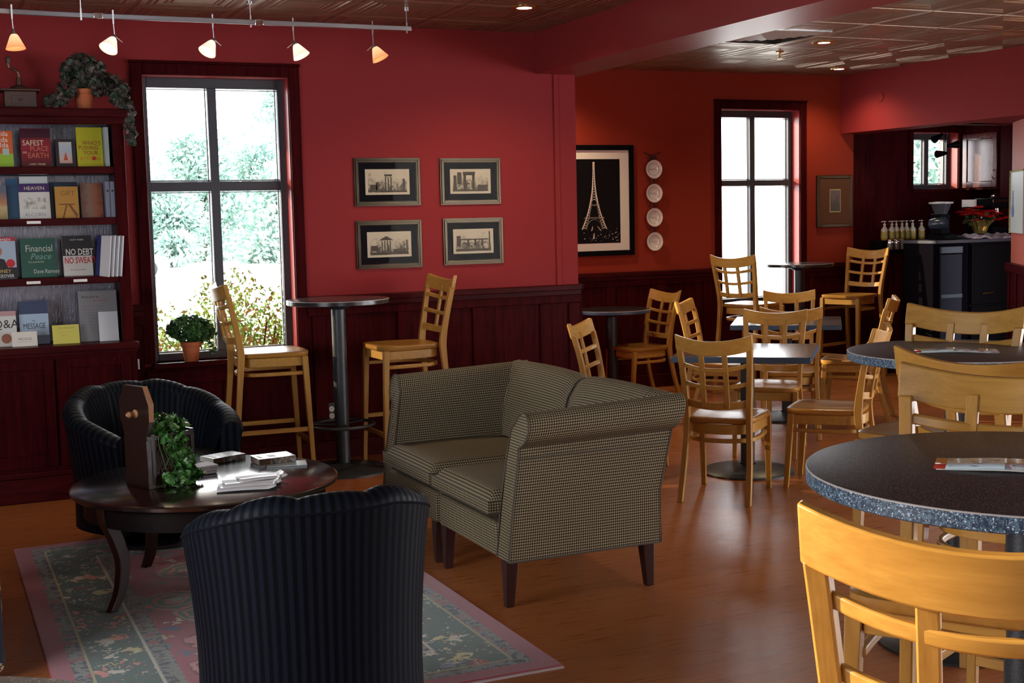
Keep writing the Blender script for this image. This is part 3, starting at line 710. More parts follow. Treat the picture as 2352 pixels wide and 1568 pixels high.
# ------------------------------------------------------------------ navy barrel chairs
def tub_chair(label, x, y, a, group):
    t = thing('tub_chair', label, 'armchair', (x, y, 0), a, group)
    NL = 7
    def plan(u):   # u in [-1,1] around the back; front is +Y ; returns point on outer centre line and outward normal
        A = u*R(128)
        px = .335*math.sin(A)*(1+.05*abs(math.sin(A))); py = -.06-.34*math.cos(A) if abs(A) < PI/2 else -.06-.46*math.cos(A)
        return px, py
    def nrm(u):
        e = 1e-3; x0, y0 = plan(u-e); x1, y1 = plan(u+e); d = math.hypot(x1-x0, y1-y0); return (y1-y0)/d, -(x1-x0)/d
    def hgt(u): return .785-.20*max(0, abs(u)-.22)**1.25/.75
    def lobe(u): return abs(math.cos(u*NL*PI/2))**.7
    U = 84; per = 1.75
    def outer(i, j):
        u = -1+2*i; px, py = plan(u); nx, ny = nrm(u); h = hgt(u); z = .10+(h-.045-.10)*j
        o = .052*j**1.6+.018*(1-j)**2
        return Vector((px+nx*o, py+ny*o, z))
    m = MB(); m.grid(outer, U, 12, lambda i, j: (i*per, j*.7)); m.build('outer_shell', navy_m, t, ang=60)
    th = .10
    def roll(i, j):   # over the top from the outer seam to the inner face, lobed
        u = -1+2*i; px, py = plan(u); nx, ny = nrm(u); h = hgt(u); L = lobe(u)
        a_ = PI*j; cx = (.052-th/2)
        rr = th/2; o = cx+rr*math.cos(a_)*(1); z = h-.045+(.036+.013*L)*math.sin(a_)
        return Vector((px+nx*o, py+ny*o, z))
    m = MB(); m.grid(roll, U, 10, lambda i, j: (i*per, .7+j*.12)); m.build('top_roll', navy_m, t, ang=80)
    def inner(i, j):
        u = -1+2*i; px, py = plan(u); nx, ny = nrm(u); h = hgt(u); L = lobe(u); z = h-.045-(h-.045-.36)*j
        o = .052-th-(.006+.016*L)*math.sin(PI*min(j*1.4+.03, .5) if j < .4 else PI/2)-.055*j
        return Vector((px+nx*o, py+ny*o, z))
    m = MB(); m.grid(inner, U, 8, lambda i, j: (i*per*.85, .82+j*.4)); m.build('channelled_back', navy_m, t, ang=80)
    for s in (-1, 1):
        m = MB(); px, py = plan(s); nx, ny = nrm(s); h = hgt(s); vs = []
        for k in range(13):
            q = k/12; z = .10+(h-.045-.10)*q; o1 = .052*q**1.6+.018*(1-q)**2; o2 = .052-th-.055*(1-q)
            vs += [(px+nx*o1, py+ny*o1, z), (px+nx*o2, py+ny*o2, z)]
        fs = [(2*k, 2*k+1, 2*k+3, 2*k+2) for k in range(12)]
        b = len(vs); arc = [(px+nx*(.052-th/2+th/2*math.cos(PI*q/8)), py+ny*(.052-th/2+th/2*math.cos(PI*q/8)), h-.045+.05*math.sin(PI*q/8)) for q in range(1, 8)]
        vs += arc; fs.append((24,)+tuple(range(b, b+7))+(25,)); m.add(vs, fs); m.build('arm_front', navy_m, t, boxuv=True)
    m = MB(); m.tube([outer((k/U), 1)+Vector((0, 0, .001)) for k in range(U+1)], .0045, 6); m.build('piping', navy_cord, t)
    # seat cushion
    def cush(z0, z1, q, bul):
        mm = MB(); n = 44; ring = []
        for k in range(n):
            A = 2*PI*k/n; c, s_ = math.cos(A), math.sin(A); e = .55
            ring.append((math.copysign(abs(c)**e, c)*.262*q, .015+math.copysign(abs(s_)**e, s_)*.275*q))
        lv = [(.0, z1+bul), (.5, z1+bul*.8), (.85, z1+bul*.2), (.97, z1-.012), (1, z1-.035), (1, z0+.02), (.96, z0), (0, z0)]
        vs = []; fs = []
        for f, z in lv: vs += [(x*f, .015+(y-.015)*f, z) for x, y in ring]
        for r_ in range(len(lv)-1):
            for k in range(n): fs.append((r_*n+k, r_*n+(k+1) % n, (r_+1)*n+(k+1) % n, (r_+1)*n+k))
        mm.add(vs, fs); return mm
    cush(.33, .45, 1, .02).build('seat_cushion', navy_m, t, boxuv=True, ang=60)
    cush(.10, .33, .98, 0).build('seat_base', navy_m, t, boxuv=True, ang=60)
    m = MB(); m.lathe([(.0, .10), (.15, .10), (.15, .06), (.23, .045), (.25, .02), (.25, .0), (0, 0)], n=48, cap=False); m.build('swivel_base', darksteel, t)
    return t
tg = 'navy striped tub chairs on the rug'
t1 = tub_chair('navy striped tub chair with its broad back to the camera, front of the rug', 1.035, 3.90, -2, None)
t1.location.z = .011; t1.scale = (.93, .98, 1.02)
t2 = dup(t1, (1.02, 6.58, .011), -163, 'navy channel-back tub chair facing the camera behind the coffee table'); t2.scale = (1.05, 1.02, .965)

# ------------------------------------------------------------------ check armchairs (a left-armed and a right-armed one side by side)
def armchair(label, x, y, s):
    # front faces -X; s = side (-1: towards -Y, +1: towards +Y) that carries the arm
    t = thing('armchair', label, 'armchair', (x, y, 0), 0, None)
    W2, DP, zb = .385, .76, .195
    X0 = -.38
    def arm_prof():
        P = [(0.0, zb), (0.0, .42), (.004, .58), (.012, .655)]       # outer side going up; coordinate q grows inwards from outer face
        cq, cz, r_ = .012, .728, .066
        for k in range(11): a = -PI*.62+(-PI*1.28)*k/10; P.append((cq+r_*math.cos(a), cz+r_*math.sin(a)))
        P += [(.105, .72), (.115, .60), (.120, .40), (.120, zb)]
        return P
    P = arm_prof(); n = len(P)
    L = [0]
    for a, b in zip(P, P[1:]): L.append(L[-1]+math.hypot(b[0]-a[0], b[1]-a[1]))
    def armv(i, xr):
        q, z = P[i]; xf = X0+.02+.085*max(0, (z-zb)/.6)**1.3; xb_ = .345+.115*max(0, (z-.45)/.35)
        xx = xf+(xb_-xf)*xr; return Vector((xx, s*(W2-q), z+.028*xr*max(0, (z-.5)/.3)))
    m = MB(); vs = []; uv = []; fs = []; K = 10
    for i in range(n):
        for k in range(K+1): vs.append(armv(i, k/K)); uv.append((k/K*.8, L[i]))
    fs = [(i*(K+1)+k, i*(K+1)+k+1, (i+1)*(K+1)+k+1, (i+1)*(K+1)+k) for i in range(n-1) for k in range(K)]
    m.add(vs, fs, uv)
    fv = [armv(i, 0) for i in range(n)]; bv = [armv(i, 1) for i in range(n)]
    m.add(fv, [tuple(range(n))], [(p.y, p.z) for p in fv]); m.add(bv, [tuple(range(n))], [(p.y, p.z) for p in bv])
    m.build('arm', tweed_m, t, ang=50)
    m = MB(); m.tube([armv(i, 0)+Vector((-.002, 0, 0)) for i in range(n)], .0042, 6); m.tube([armv(2, k/10)+Vector((0, s*.003, .03)) for k in range(11)], .0035, 6)
    m.tube([armv(0, k/6) for k in range(7)], .0045, 6); m.tube([armv(i, 1) for i in range(4)], .0035, 6); m.build('piping', tweed_cord, t)
    # back: outward rolled profile in x,z extruded along y
    B = [(.34, zb), (.35, .42), (.375, .58), (.40, .66)]
    cq, cz, r_ = .405, .755, .068
    for k in range(11): a = -PI*.42+(PI*1.30)*k/10; B.append((cq+r_*math.cos(a), cz+r_*math.sin(a)))
    B += [(.315, .74), (.285, .64), (.265, .50), (.25, .36), (.25, zb)]
    LB = [0]
    for a, b in zip(B, B[1:]): LB.append(LB[-1]+math.hypot(b[0]-a[0], b[1]-a[1]))
    nb = len(B); y0, y1 = (-W2*1.0, W2) ; ya, yb = s*(W2-.012), -s*(W2-.002)
    m = MB(); vs = []; uv = []
    for i in range(nb):
        for k in range(13):
            q = k/12; yy = ya+(yb-ya)*q; bl = .012*math.sin(PI*q) if 15 < i < 19 else 0
            ee = .020*(1-math.exp(-((1-q)/.04)))-.020 if B[i][1] > .5 else 0
            if q < .09 and B[i][1] > .6: yy = ya-s*.0
            vs.append(Vector((B[i][0]-bl+(.012*0), yy, B[i][1]+ee*.9+.01*math.sin(PI*q)*(B[i][1] > .7)))); uv.append((q*.77, LB[i]))
    fs = [(i*13+k, i*13+k+1, (i+1)*13+k+1, (i+1)*13+k) for i in range(nb-1) for k in range(12)]
    m.add(vs, fs, uv)
    for k in (0, 12):
        ev = [vs[i*13+k] for i in range(nb)]; m.add(ev, [tuple(range(nb))], [(p.x, p.z) for p in ev])
    m.build('back', tweed_m, t, ang=50)
    m = MB(); m.tube([vs[i*13+12] for i in range(nb)], .004, 6); m.build('back_piping', tweed_cord, t)
    # seat base and cushion
    ya_, yb_ = sorted((s*(W2-.118), -s*(W2-.004)))
    m = MB(); m.b2(X0+.015, ya_, zb, .27, yb_, .335); m.build('seat_base', tweed_m, t, bevel=.012, boxuv=True)
    def cus(i, j):
        # rounded cushion top & sides via superellipse wrap
        x_ = -1+2*i; a = -PI/2+2*PI*j*.5
        return None
    m = MB(); xa, xb2 = X0-.015, .27; N1, N2 = 16, 14; vs = []; uv = []
    def sq(u, e): return math.copysign(1-(1-abs(u))**e, u)
    for top_ in (1, 0):
        for i in range(N1+1):
            for j in range(N2+1):
                u, v = -1+2*i/N1, -1+2*j/N2
                e = min(1-abs(u), 1-abs(v)); edge = 1-(1-min(1, e/.16))**2
                x_ = (xa+xb2)/2+u*(xb2-xa)/2; y_ = (ya_+yb_)/2+v*(yb_-ya_)/2
                z_ = (.425+.035*math.sqrt(max(0, edge))+.018*(1-u*u)*(1-v*v)) if top_ else (.375-.030*math.sqrt(max(0, edge)))
                vs.append((x_, y_, z_)); uv.append((y_, x_))
    w_ = N2+1; off = (N1+1)*w_; fs = []
    for b_ in (0, off):
        for i in range(N1):
            for j in range(N2): fs.append((b_+i*w_+j, b_+(i+1)*w_+j, b_+(i+1)*w_+j+1, b_+i*w_+j+1))
    rim = [(i, 0) for i in range(N1)]+[(N1, j) for j in range(N2)]+[(i, N2) for i in range(N1, 0, -1)]+[(0, j) for j in range(N2, 0, -1)]
    for (a, b), (c, d) in zip(rim, rim[1:]+rim[:1]): fs.append((a*w_+b, c*w_+d, off+c*w_+d, off+a*w_+b))
    m.add(vs, fs); m.build('seat_cushion', tweed_m, t, ang=70, boxuv=True)
    m = MB(); m.tube([Vector(vs[a*w_+b]) for a, b in rim], .0042, 6, True); m.tube([Vector(vs[off+a*w_+b]) for a, b in rim], .0042, 6, True); m.build('cushion_piping', tweed_cord, t)
    for lx in (-.335, .30):
        for ly in (-.335, .335):
            m = MB(); m.sweep([(lx+(-.008 if lx < 0 else .012), ly*1.0, 0), (lx, ly, zb+.002)], (1, 0, 0), [.017, .028], (0, 1, 0), [.017, .028]); m.build('leg', mahog, t, bevel=.003)
    return t
armchair('tan check armchair nearest the camera, its rolled arm towards the rug corner', 2.435, 5.045, -1)
armchair('tan check armchair behind the nearer one, rolled arm at its far left side', 2.435, 5.835, 1)

# floral armchair at the left edge of the frame (seen only as a sliver)
t = thing('floral_armchair', 'dark navy floral armchair cut off by the left frame edge', 'armchair', (-.27, 5.15, 0), 8)
def rbox(m, x0, y0, z0, x1, y1, z1): return m.b2(x0, y0, z0, x1, y1, z1)
m = MB(); rbox(m, -.40, -.30, .06, .34, .30, .42); m.build('seat_base', floral_m, t, bevel=.03)
m = MB(); rbox(m, .0-.3, -.28, .42, .30, .28, .54); m.build('seat_cushion', floral_m, t, bevel=.05, seg=4)
for s in (-1, 1): m = MB(); rbox(m, -.38, s*.38-.09, .06, .36, s*.38+.09, .62); m.build('arm', floral_m, t, bevel=.06, seg=4)
m = MB(); rbox(m, -.52, -.45, .06, -.34, .45, .95); m.build('back', floral_m, t, bevel=.07, seg=4)
m = MB(); rbox(m, .30, -.45, .02, .40, .45, .50); m.build('front_panel', floral_m, t, bevel=.04, seg=3)

# ------------------------------------------------------------------ bookcase
bc = thing('bookcase', 'dark cherry bookcase with grey reflection painted into its glossy back and two cupboard doors, left of the big window', 'bookcase', (0, 0, 0))
BX0, BX1, BF, BB = -.62, 1.125, 7.95, YN-.046
back_m = G('painted_reflection_back'); _v = back_m.coord('Object', sc=(14, 1, 2.5)); _n = back_m.noise(_v, 6, 4, .6, dist=.5)  # bluish reflection of the shiny wood mixed into the base colour
back_m = back_m.pbr(back_m.mix(_n, (.075, .065, .095), (.20, .19, .26)), .22, nrm=back_m.bump(_n, .35, .01), spec=.8)
m = MB(); m.b2(BX0, BB-.02, .80, BX1-.01, BB, 2.22); m.build('back_panel', back_m, bc)
m = MB(); m.b2(BX1-.055, BF, .86, BX1, BB, 2.225); m.b2(BX1-.065, BF-.012, .86, BX1-.0, BF+.02, 2.225); m.build('side_panel', cherry_z, bc, bevel=.004)
m = MB(); m.b2(BX0, BF, .86, BX0+.05, BB, 2.225); m.build('side_panel', cherry_z, bc, bevel=.004)
m = MB(); m.b2(BX0-.02, BF-.05, 2.205, BX1+.022, BB, 2.255); m.b2(BX0, BF-.025, 2.165, BX1+.008, BF+.02, 2.21); m.build('cornice', cherry_x, bc, bevel=.008)
for z in (1.925, 1.628, 1.285): m = MB(); m.b2(BX0+.05, BF, z-.042, BX1-.06, BB-.02, z); m.build('shelf', cherry_x, bc, bevel=.004)
m = MB(); m.b2(BX0-.01, BF-.10, .855, BX1+.015, BB, .895); m.b2(BX0-.01, BF-.085, .835, BX1+.008, BF, .86); m.build('ledge', cherry_x, bc, bevel=.006)
m = MB(); m.b2(BX0, BF-.08, .17, BX1, BB, .84); m.build('cupboard_body', cherry_z, bc)
for a, b in ((-.58, .22), (.235, .655), (.67, 1.085)):
    m = MB(); y = BF-.08
    fr(m, a, .20, b, .82, .055, y-.018, y, wb=.07); m.b2(a+.055, y-.006, .27, b-.055, y, .765)
    m.build('cupboard_door', cherry_z, bc, bevel=.004)
m = MB(); m.b2(BX0-.01, BF-.105, 0, BX1+.012, BB, .14); m.b2(BX0-.01, BF-.098, .14, BX1+.008, BB, .175); m.build('plinth', cherry_x, bc, bevel=.007)
m = MB(); m.lathe([(.006, -.03), (.006, .03)], (BX1+.006, BF-.085, .76), 10); m.build('door_hinge', steel, bc)
for x, z in ((.60, 1.607), (.58, 1.262), (.838, 1.264)): m = MB(); m.b2(x-.038, BF-.003, z-.008, x+.038, BF-.0005, z+.008); m.build('shelf_label', white, bc)

def cov(name, c, r=.3): return plain(name, c, r)
def book(lb, x0, x1, z, h, th, mat, y=8.06, lean=8, cat='book', group=None, extra=None, texts=(), name='book', yaw_=0, pages=True):
    w = x1-x0; t = thing(name, lb, cat, ((x0+x1)/2, y, z+.0005), yaw_, group)
    t.rotation_euler = (R(-lean), 0, R(yaw_))
    m = MB(); m.b2(-w/2, 0, 0, w/2, .002, h); m.b2(-w/2, th-.002, 0, w/2, th, h); m.b2(-w/2, 0, 0, -w/2+.002, th, h); m.build('cover', mat, t)
    if pages: m = MB(); m.b2(-w/2+.002, .002, .003, w/2-.003, th-.002, h-.003); m.build('page_block', paper, t)
    if extra: extra(t, w, h)
    for s, sz, x, zz, mt, kw in texts: text(s, sz, mt, t, (x*w-w/2, -.0006, zz*h), **kw)
    return t
def patch(t, x0, z0, x1, z1, mat, d=.0006, name='cover_print'):
    m = MB(); m.b2(x0, -d, z0, x1, 0, z1); return m.build(name, mat, t)
def grad(name, stops, axis=2, sc=1, off=0, nz=0, rough=.3):
    g = G(name); v = g.coord('Object'); z = g.xyz(v)[axis]; f = g.math('MULTIPLY_ADD', z, sc, off)
    if nz: f = g.math('MULTIPLY_ADD', g.math('SUBTRACT', g.noise(v, 30, 4), .5), nz, f)
    return g.pbr(g.ramp(f, stops), rough)
W_, Bk = white, plain('ink_black', (.012, .012, .015), .5)
cream = plain('cream_ink', (.75, .66, .45), .5); redink = plain('red_ink', (.55, .02, .03), .5); goldink = plain('gold_ink', (.62, .42, .14), .4); mar = plain('dark_red_ink', (.28, .03, .02), .5)
# top shelf
def e1(t, w, h): patch(t, -w/2, 0, w/2, h*.38, cov('lime_print', (.30, .50, .05))); patch(t, w*.08, h*.34, w*.34, h*.52, cov('mint_print', (.40, .55, .48)), .001)
book('orange and green paperback at the left end of the top shelf', .385, .519, 1.925, .212, .02, cov('orange_cover', (.62, .13, .03)), extra=e1,
     texts=[('ulda', .040, .34, .86, W_, {}), ('ulda', .040, .32, .70, W_, {}), ('ulda', .040, .34, .55, W_, {})])
def e2(t, w, h): patch(t, -w/2, h*.75, w/2, h*.99, cov('dark_plum_print', (.05, .008, .02)))
book('dark maroon hardback titled Safest Place on Earth on the top shelf', .561, .727, 1.925, .228, .026, grad('maroon_cover', [(0, (.06, .006, .01)), (.5, (.26, .015, .03)), (1, (.10, .01, .02))], 2, 4.4), extra=e2,
     texts=[('SAFEST', .044, .06, .56, cream, dict(xs=.85)), ('PLACE', .040, .30, .42, plain('coral_ink', (.55, .18, .10), .5), dict(xs=.9)), ('on', .022, .06, .36, cream, {}), ('EARTH', .044, .22, .24, plain('coral_ink', (.5, .2, .1)), dict(xs=.85)), ('LARRY CRABB', .014, .25, .06, cream, {})])
def e3(t, w, h): patch(t, -w*.32, h*.14, w*.32, h*.90, grad('pink_sky_print', [(0, (.45, .22, .16)), (.3, (.60, .42, .38)), (.6, (.40, .50, .60)), (1, (.62, .60, .58))], 2, 6, 0, .15)); m = MB(); m.add([(-.012, -.0012, h*.25), (.012, -.0012, h*.25), (0, -.0012, h*.55)], [(0, 1, 2)]); m.build('cover_print', plain('rust_print', (.45, .08, .04)), t)
book('small black-bordered book with a pink sky picture on the top shelf', .751, .862, 1.925, .165, .02, cov('black_cover', (.03, .022, .025)), extra=e3)
def e4(t, w, h): m = MB(); m.lathe([(0, -.0012), (.0125, -.0010), (.0125, 0)], (w*.14, 0, h*.22), 20, (0, 1, 0)); m.build('cover_print', plain('red_dot_print', (.50, .04, .02)), t)
book('bright yellow book titled with red and green letters on the top shelf', .871, 1.018, 1.925, .236, .022, cov('yellow_cover', (.52, .50, .03)), extra=e4,
     texts=[("WHO'S", .034, .22, .56, mar, dict(xs=.95)), ('PUSHING', .034, .06, .44, mar, dict(xs=.80)), ('YOUR', .034, .24, .31, mar, dict(xs=.9)), ('BUTTONS', .030, .10, .17, plain('orange_ink', (.55, .20, .02), .5), dict(xs=.85))])
book('pale grey spine of a book at the right end of the top shelf', 1.022, 1.048, 1.925, .232, .12, cov('pale_cover', (.50, .60, .60)), y=8.02, lean=3, pages=False)
# second shelf
book('landscape-covered book with orange sky at the left of the second shelf', .376, .470, 1.628, .198, .02, grad('sunset_cover', [(0, (.30, .24, .10)), (.35, (.55, .42, .22)), (.5, (.45, .20, .10)), (.8, (.12, .14, .20))], 2, 5, 0, .3))
book('blue-spined book behind the landscape book on the second shelf', .475, .535, 1.628, .236, .02, cov('blue_cover', (.03, .10, .20)), y=8.10)
def e5(t, w, h): patch(t, -w/2, h*.76, w/2, h, cov('purple_band_print', (.045, .02, .12))); patch(t, -w*.36, h*.28, w*.36, h*.60, grad('grey_sketch_print', [(.3, (.28, .28, .24)), (.6, (.66, .66, .60))], 2, 0, .5, 1.6), .0009)
book('white hardback with a purple band across the top on the second shelf', .535, .706, 1.628, .206, .028, cov('white_cover', (.66, .66, .62)), extra=e5,
     texts=[('HEAVEN', .030, .18, .82, cream, dict(xs=1.0)), ('ALCORN', .030, .16, .07, plain('grey_ink', (.28, .27, .30), .5), dict(xs=.95))])
book('plain white booklet showing above the purple-banded book', .546, .704, 1.628, .250, .012, cov('white_sheet', (.60, .66, .68)), y=8.115)
book('dark blue book standing behind the gold covered one', .712, .868, 1.628, .215, .02, cov('dark_navy_cover', (.012, .03, .055)), y=8.105)
def e6(t, w, h):
    m = MB(); m.add([(-.045, -.001, h*.42), (.045, -.001, h*.42), (.045, -.001, h*.455), (-.045, -.001, h*.455)], [(0, 1, 2, 3)]); m.add([(-.03, -.001, 0.0), (-.02, -.001, 0), (.004, -.001, h*.45), (-.004, -.001, h*.45)], [(0, 1, 2, 3)]); m.add([(.06, -.001, .02), (.05, -.001, .0), (.004, -.001, h*.46), (.016, -.001, h*.46)], [(0, 1, 2, 3)]); m.build('cover_print', plain('brown_print', (.20, .07, .02)), t)
book('gold covered book showing a road on the second shelf', .731, .862, 1.628, .186, .02, cov('gold_cover', (.46, .24, .05)), y=8.035, extra=e6, texts=[('GIFT', .040, .24, .72, plain('tan_ink', (.25, .11, .03), .5), {})])
book('brown and rust blurred cover book near the binders', .876, 1.004, 1.628, .206, .02, grad('rust_blur_cover', [(0, (.10, .04, .03)), (.4, (.26, .16, .12)), (.7, (.34, .11, .05)), (1, (.12, .04, .03))], 0, 7, .5, .5))
for i, (x, lb) in enumerate(((1.010, 'grey ring binder left of its twin at the end of the second shelf'), (1.038, 'grey ring binder standing against the right end of the second shelf'))):
    t = thing('ring_binder', lb, 'binder', (x, 8.0, 1.6285), 0, 'grey binders on the second shelf')
    m = MB(); m.b2(0, 0, 0, .026, .20, .21); m.build('cover', cov('grey_blue_cover', (.22, .25, .34)), t, bevel=.002)
    m = MB(); m.lathe([(0, -.001), (.006, -.001), (.006, 0)], (.013, 0, .155), 14, (0, 1, 0)); m.build('finger_hole', Bk, t)
# third shelf
skin = plain('printed_skin_tone', (.42, .20, .13), .5)
def e7(t, w, h):
    patch(t, -w/2, h*.90, w/2, h, plain('red_print', (.40, .03, .05))); patch(t, -w/2, 0, w/2, h*.26, Bk)
    m = MB(); m.lathe([(0, -.0011), (.036, -.0010), (.036, 0)], (-w*.26, 0, h*.66), 24, (0, 1, 0)); m.build('cover_print', skin, t)
    m = MB(); m.add([(-w/2, -.001, h*.26), (w*.18, -.001, h*.26), (w*.05, -.001, h*.46), (-w/2, -.001, h*.54)], [(0, 1, 2, 3)]); m.build('cover_print', Bk, t)
    m = MB(); m.lathe([(0, -.0018), (.024, -.0016), (.024, 0)], (w*.28, 0, h*.36), 22, (0, 1, 0)); m.build('cover_print', redink, t)
book('blue and black money book with a portrait at the left end of the third shelf', .357, .502, 1.288, .240, .026, cov('pale_blue_cover', (.40, .50, .62)), extra=e7,
     texts=[('RAMSEY', .026, .22, .89, W_, dict(xs=.95)), ('MONEY', .030, .10, .13, goldink, dict(xs=.95)), ('MAKEOVER', .026, .06, .02, W_, dict(xs=.9))])
book('dark green financial planner with silver title on the third shelf', .526, .722, 1.288, .228, .03, cov('green_cover', (.012, .085, .060)),
     texts=[('Financial', .056, .14, .66, plain('silver_ink', (.55, .60, .55), .4), dict(xs=.80)), ('Peace', .050, .26, .46, plain('dim_silver_ink', (.20, .36, .32), .4), dict(shear=.3)), ('P L A N N E R', .014, .22, .37, cream, {}), ('Dave Ramsey', .034, .34, .10, plain('silver_ink', (.5, .5, .4)), dict(xs=.78))])
def e8(t, w, h): patch(t, -w/2, h*.50, w/2, h, Bk)
book('black and white book reading No Debt No Sweat on the third shelf', .760, .926, 1.288, .238, .024, cov('white_cover', (.66, .66, .62)), extra=e8,
     texts=[('NO DEBT', .052, .10, .52, W_, dict(xs=.70, bold=.0008)), ('NO SWEAT!', .052, .05, .31, redink, dict(xs=.62, bold=.0008)), ('RUSTY WARD', .012, .28, .88, W_, {}), ('how to get out of debt', .009, .24, .14, Bk, {})])
for i in range(4):
    t = thing('leaflet', 'thin white leaflet with dark edge, one of four in a row on the third shelf', 'leaflet', (.928+i*.025, 7.985+.01*i, 1.2885), 0, 'thin white leaflets on the third shelf')
    t.rotation_euler = (R(-4), R(4), R(-58))
    m = MB(); m.b2(0, 0, 0, .12, .004, .238); m.build('sheet', cov('glossy_white_sheet', (.72, .74, .78)), t)
    m = MB(); m.b2(-.001, -.0006, 0, .036, 0, .238); m.build('printed_edge', cov('deep_blue_print', (.03, .04, .16)), t)
# bottom shelf
def e9(t, w, h): m = MB(); m.lathe([(0, -.0012), (.028, -.0011), (.028, 0)], (w*.1, 0, h*.22), 22, (0, 1, 0)); m.build('cover_print', plain('fruit_print', (.40, .14, .08)), t); patch(t, -w/2, h*.86, w/2, h, plain('pink_print', (.50, .30, .30)))
book('white question and answer booklet at the left end of the bottom shelf', .335, .480, .895, .205, .01, cov('white_cover', (.66, .66, .62)), y=8.03, extra=e9, texts=[('Q&A', .070, .12, .52, Bk, dict(xs=.95))])
def e10(t, w, h): patch(t, -w/2, h*.20, w/2, h*.70, cov('light_blue_print', (.36, .48, .62)))
book('navy book with a pale blue band titled The Message on the bottom shelf', .500, .662, .895, .255, .03, cov('navy_cover', (.018, .04, .10)), y=8.08, extra=e10, texts=[('THE', .012, .42, .52, Bk, {}), ('MESSAGE', .046, .12, .36, Bk, dict(xs=.66))])
book('small white card with black lettering in front of the navy book', .447, .585, .895, .086, .001, cov('white_card_stock', (.70, .68, .62)), y=7.97, lean=14, cat='card', name='sign_card', pages=False, texts=[('MESSAGE', .020, .24, .42, Bk, dict(xs=.9)), ('______', .028, .2, .34, Bk, {})])
book('yellow notice card on the bottom shelf', .672, .822, .895, .112, .001, cov('yellow_card_stock', (.58, .54, .12)), y=7.99, lean=14, cat='card', name='sign_card', pages=False, texts=[('Our Authors', .017, .22, .80, Bk, {}), ('please ask at the', .012, .2, .58, mar, {}), ('counter', .012, .3, .42, mar, {})])
book('grey printed sign sheet at the right of the bottom shelf', .833, 1.054, .895, .300, .002, cov('grey_sheet', (.44, .44, .46)), y=8.06, lean=6, cat='sign', name='sign_sheet', pages=False, texts=[('Welcome to', .020, .08, .86, Bk, {}), ('our resources', .015, .38, .79, redink, {})]+[('please browse and enjoy', .012, .1, .68-.06*i, plain('grey_ink', (.28, .27, .30)), {}) for i in range(8)])
book('small pale card propped against the grey sign sheet', .937, 1.048, .895, .175, .001, cov('pale_card_stock', (.62, .66, .70)), y=8.015, lean=7, cat='card', name='sign_card', pages=False, texts=[('+', .05, .36, .44, plain('faint_ink', (.50, .53, .58)), {})])

# coffee mill on top of the bookcase
t = thing('coffee_mill', 'dark wooden hand coffee mill with curved crank on top of the bookcase', 'coffee mill', (.575, 8.12, 2.2555))
mill_m = plain('dark_mill_wood', (.055, .022, .014), .4)
m = MB(); m.b2(-.105, -.09, 0, .105, .09, .014); m.b2(-.088, -.075, .014, .088, .075, .105); m.b2(-.108, -.092, .105, .108, .092, .118); m.build('mill_box', mill_m, t, bevel=.004)
m = MB(); m.lathe([(.055, .118), (.05, .132), (.020, .145), (.014, .19), (0, .19)], n=24, cap=False); m.build('hopper_cap', plain('mill_metal', (.10, .05, .035), .35, .6), t)
m = MB(); m.tube(smoothpts([(0, 0, .185), (.0, 0, .215), (-.02, 0, .232), (-.045, 0, .245), (-.052, 0, .27)], 5), .0085, 8); m.build('crank', plain('mill_metal', (.1, .05, .03)), t)
m = MB(); m.lathe([(0, .265), (.010, .27), (.016, .288), (.012, .305), (0, .31)], (-.052, 0, 0), 16); m.build('knob', mill_m, t)
m = MB(); m.b2(-.05, -.077, .03, .05, -.074, .08); m.lathe([(.008, 0), (.008, .012), (0, .014)], (0, -.077, .055), 12, (0, -1, 0)); m.build('drawer', mill_m, t, bevel=.001)

# ------------------------------------------------------------------ plants
def ivy_leaf(m, p, nrm, size, spin):
    n = Vector(nrm).normalized(); a = n.orthogonal().normalized(); a = Matrix.Rotation(spin, 3, n) @ a; b = n.cross(a)
    out = [(0, -.55), (.28, -.5), (.55, -.15), (.38, 0), (.42, .38), (.16, .28), (0, .75), (-.16, .28), (-.42, .38), (-.38, 0), (-.55, -.15), (-.28, -.5)]
    vs = [p+n*size*.10]+[p+(a*x+b*y)*size-n*size*.10*(x*x+y*y) for x, y in out]
    m.add(vs, [(0, 1+k, 1+(k+1) % 12) for k in range(12)])
def oval_leaf(m, p, d, n, L, w):
    d = Vector(d).normalized(); s_ = d.cross(Vector(n)); s_ = s_.normalized() if s_.length > .01 else d.orthogonal().normalized(); u = s_.cross(d)
    m.add([p, p+d*L*.5+s_*w+u*L*.06, p+d*L, p+d*L*.5-s_*w+u*L*.06, p+d*L*.5-u*L*.05], [(0, 1, 4), (1, 2, 4), (2, 3, 4), (3, 0, 4)])
def rnd_dir(up_=0):
    while 1:
        v = Vector((random.uniform(-1, 1), random.uniform(-1, 1), random.uniform(-1, 1)))
        if .1 < v.length < 1: v.z += up_; return v.normalized()
def clump(m, c, rad, n, size, kind='ivy'):
    for _ in range(n):
        d = rnd_dir(); q = random.uniform(.55, 1)**.6; p = Vector(c)+Vector((d.x*rad[0], d.y*rad[1], d.z*rad[2]))*q
        dn = (d*.7+rnd_dir()*1.0+Vector((0, -.2, .3))).normalized()
        if kind == 'ivy': ivy_leaf(m, p, dn, size*random.uniform(.7, 1.2), random.uniform(0, 6.28))
        else: oval_leaf(m, p, (d*1.0+rnd_dir()*.9), dn, size*random.uniform(.8, 1.3), size*random.uniform(.28, .42))
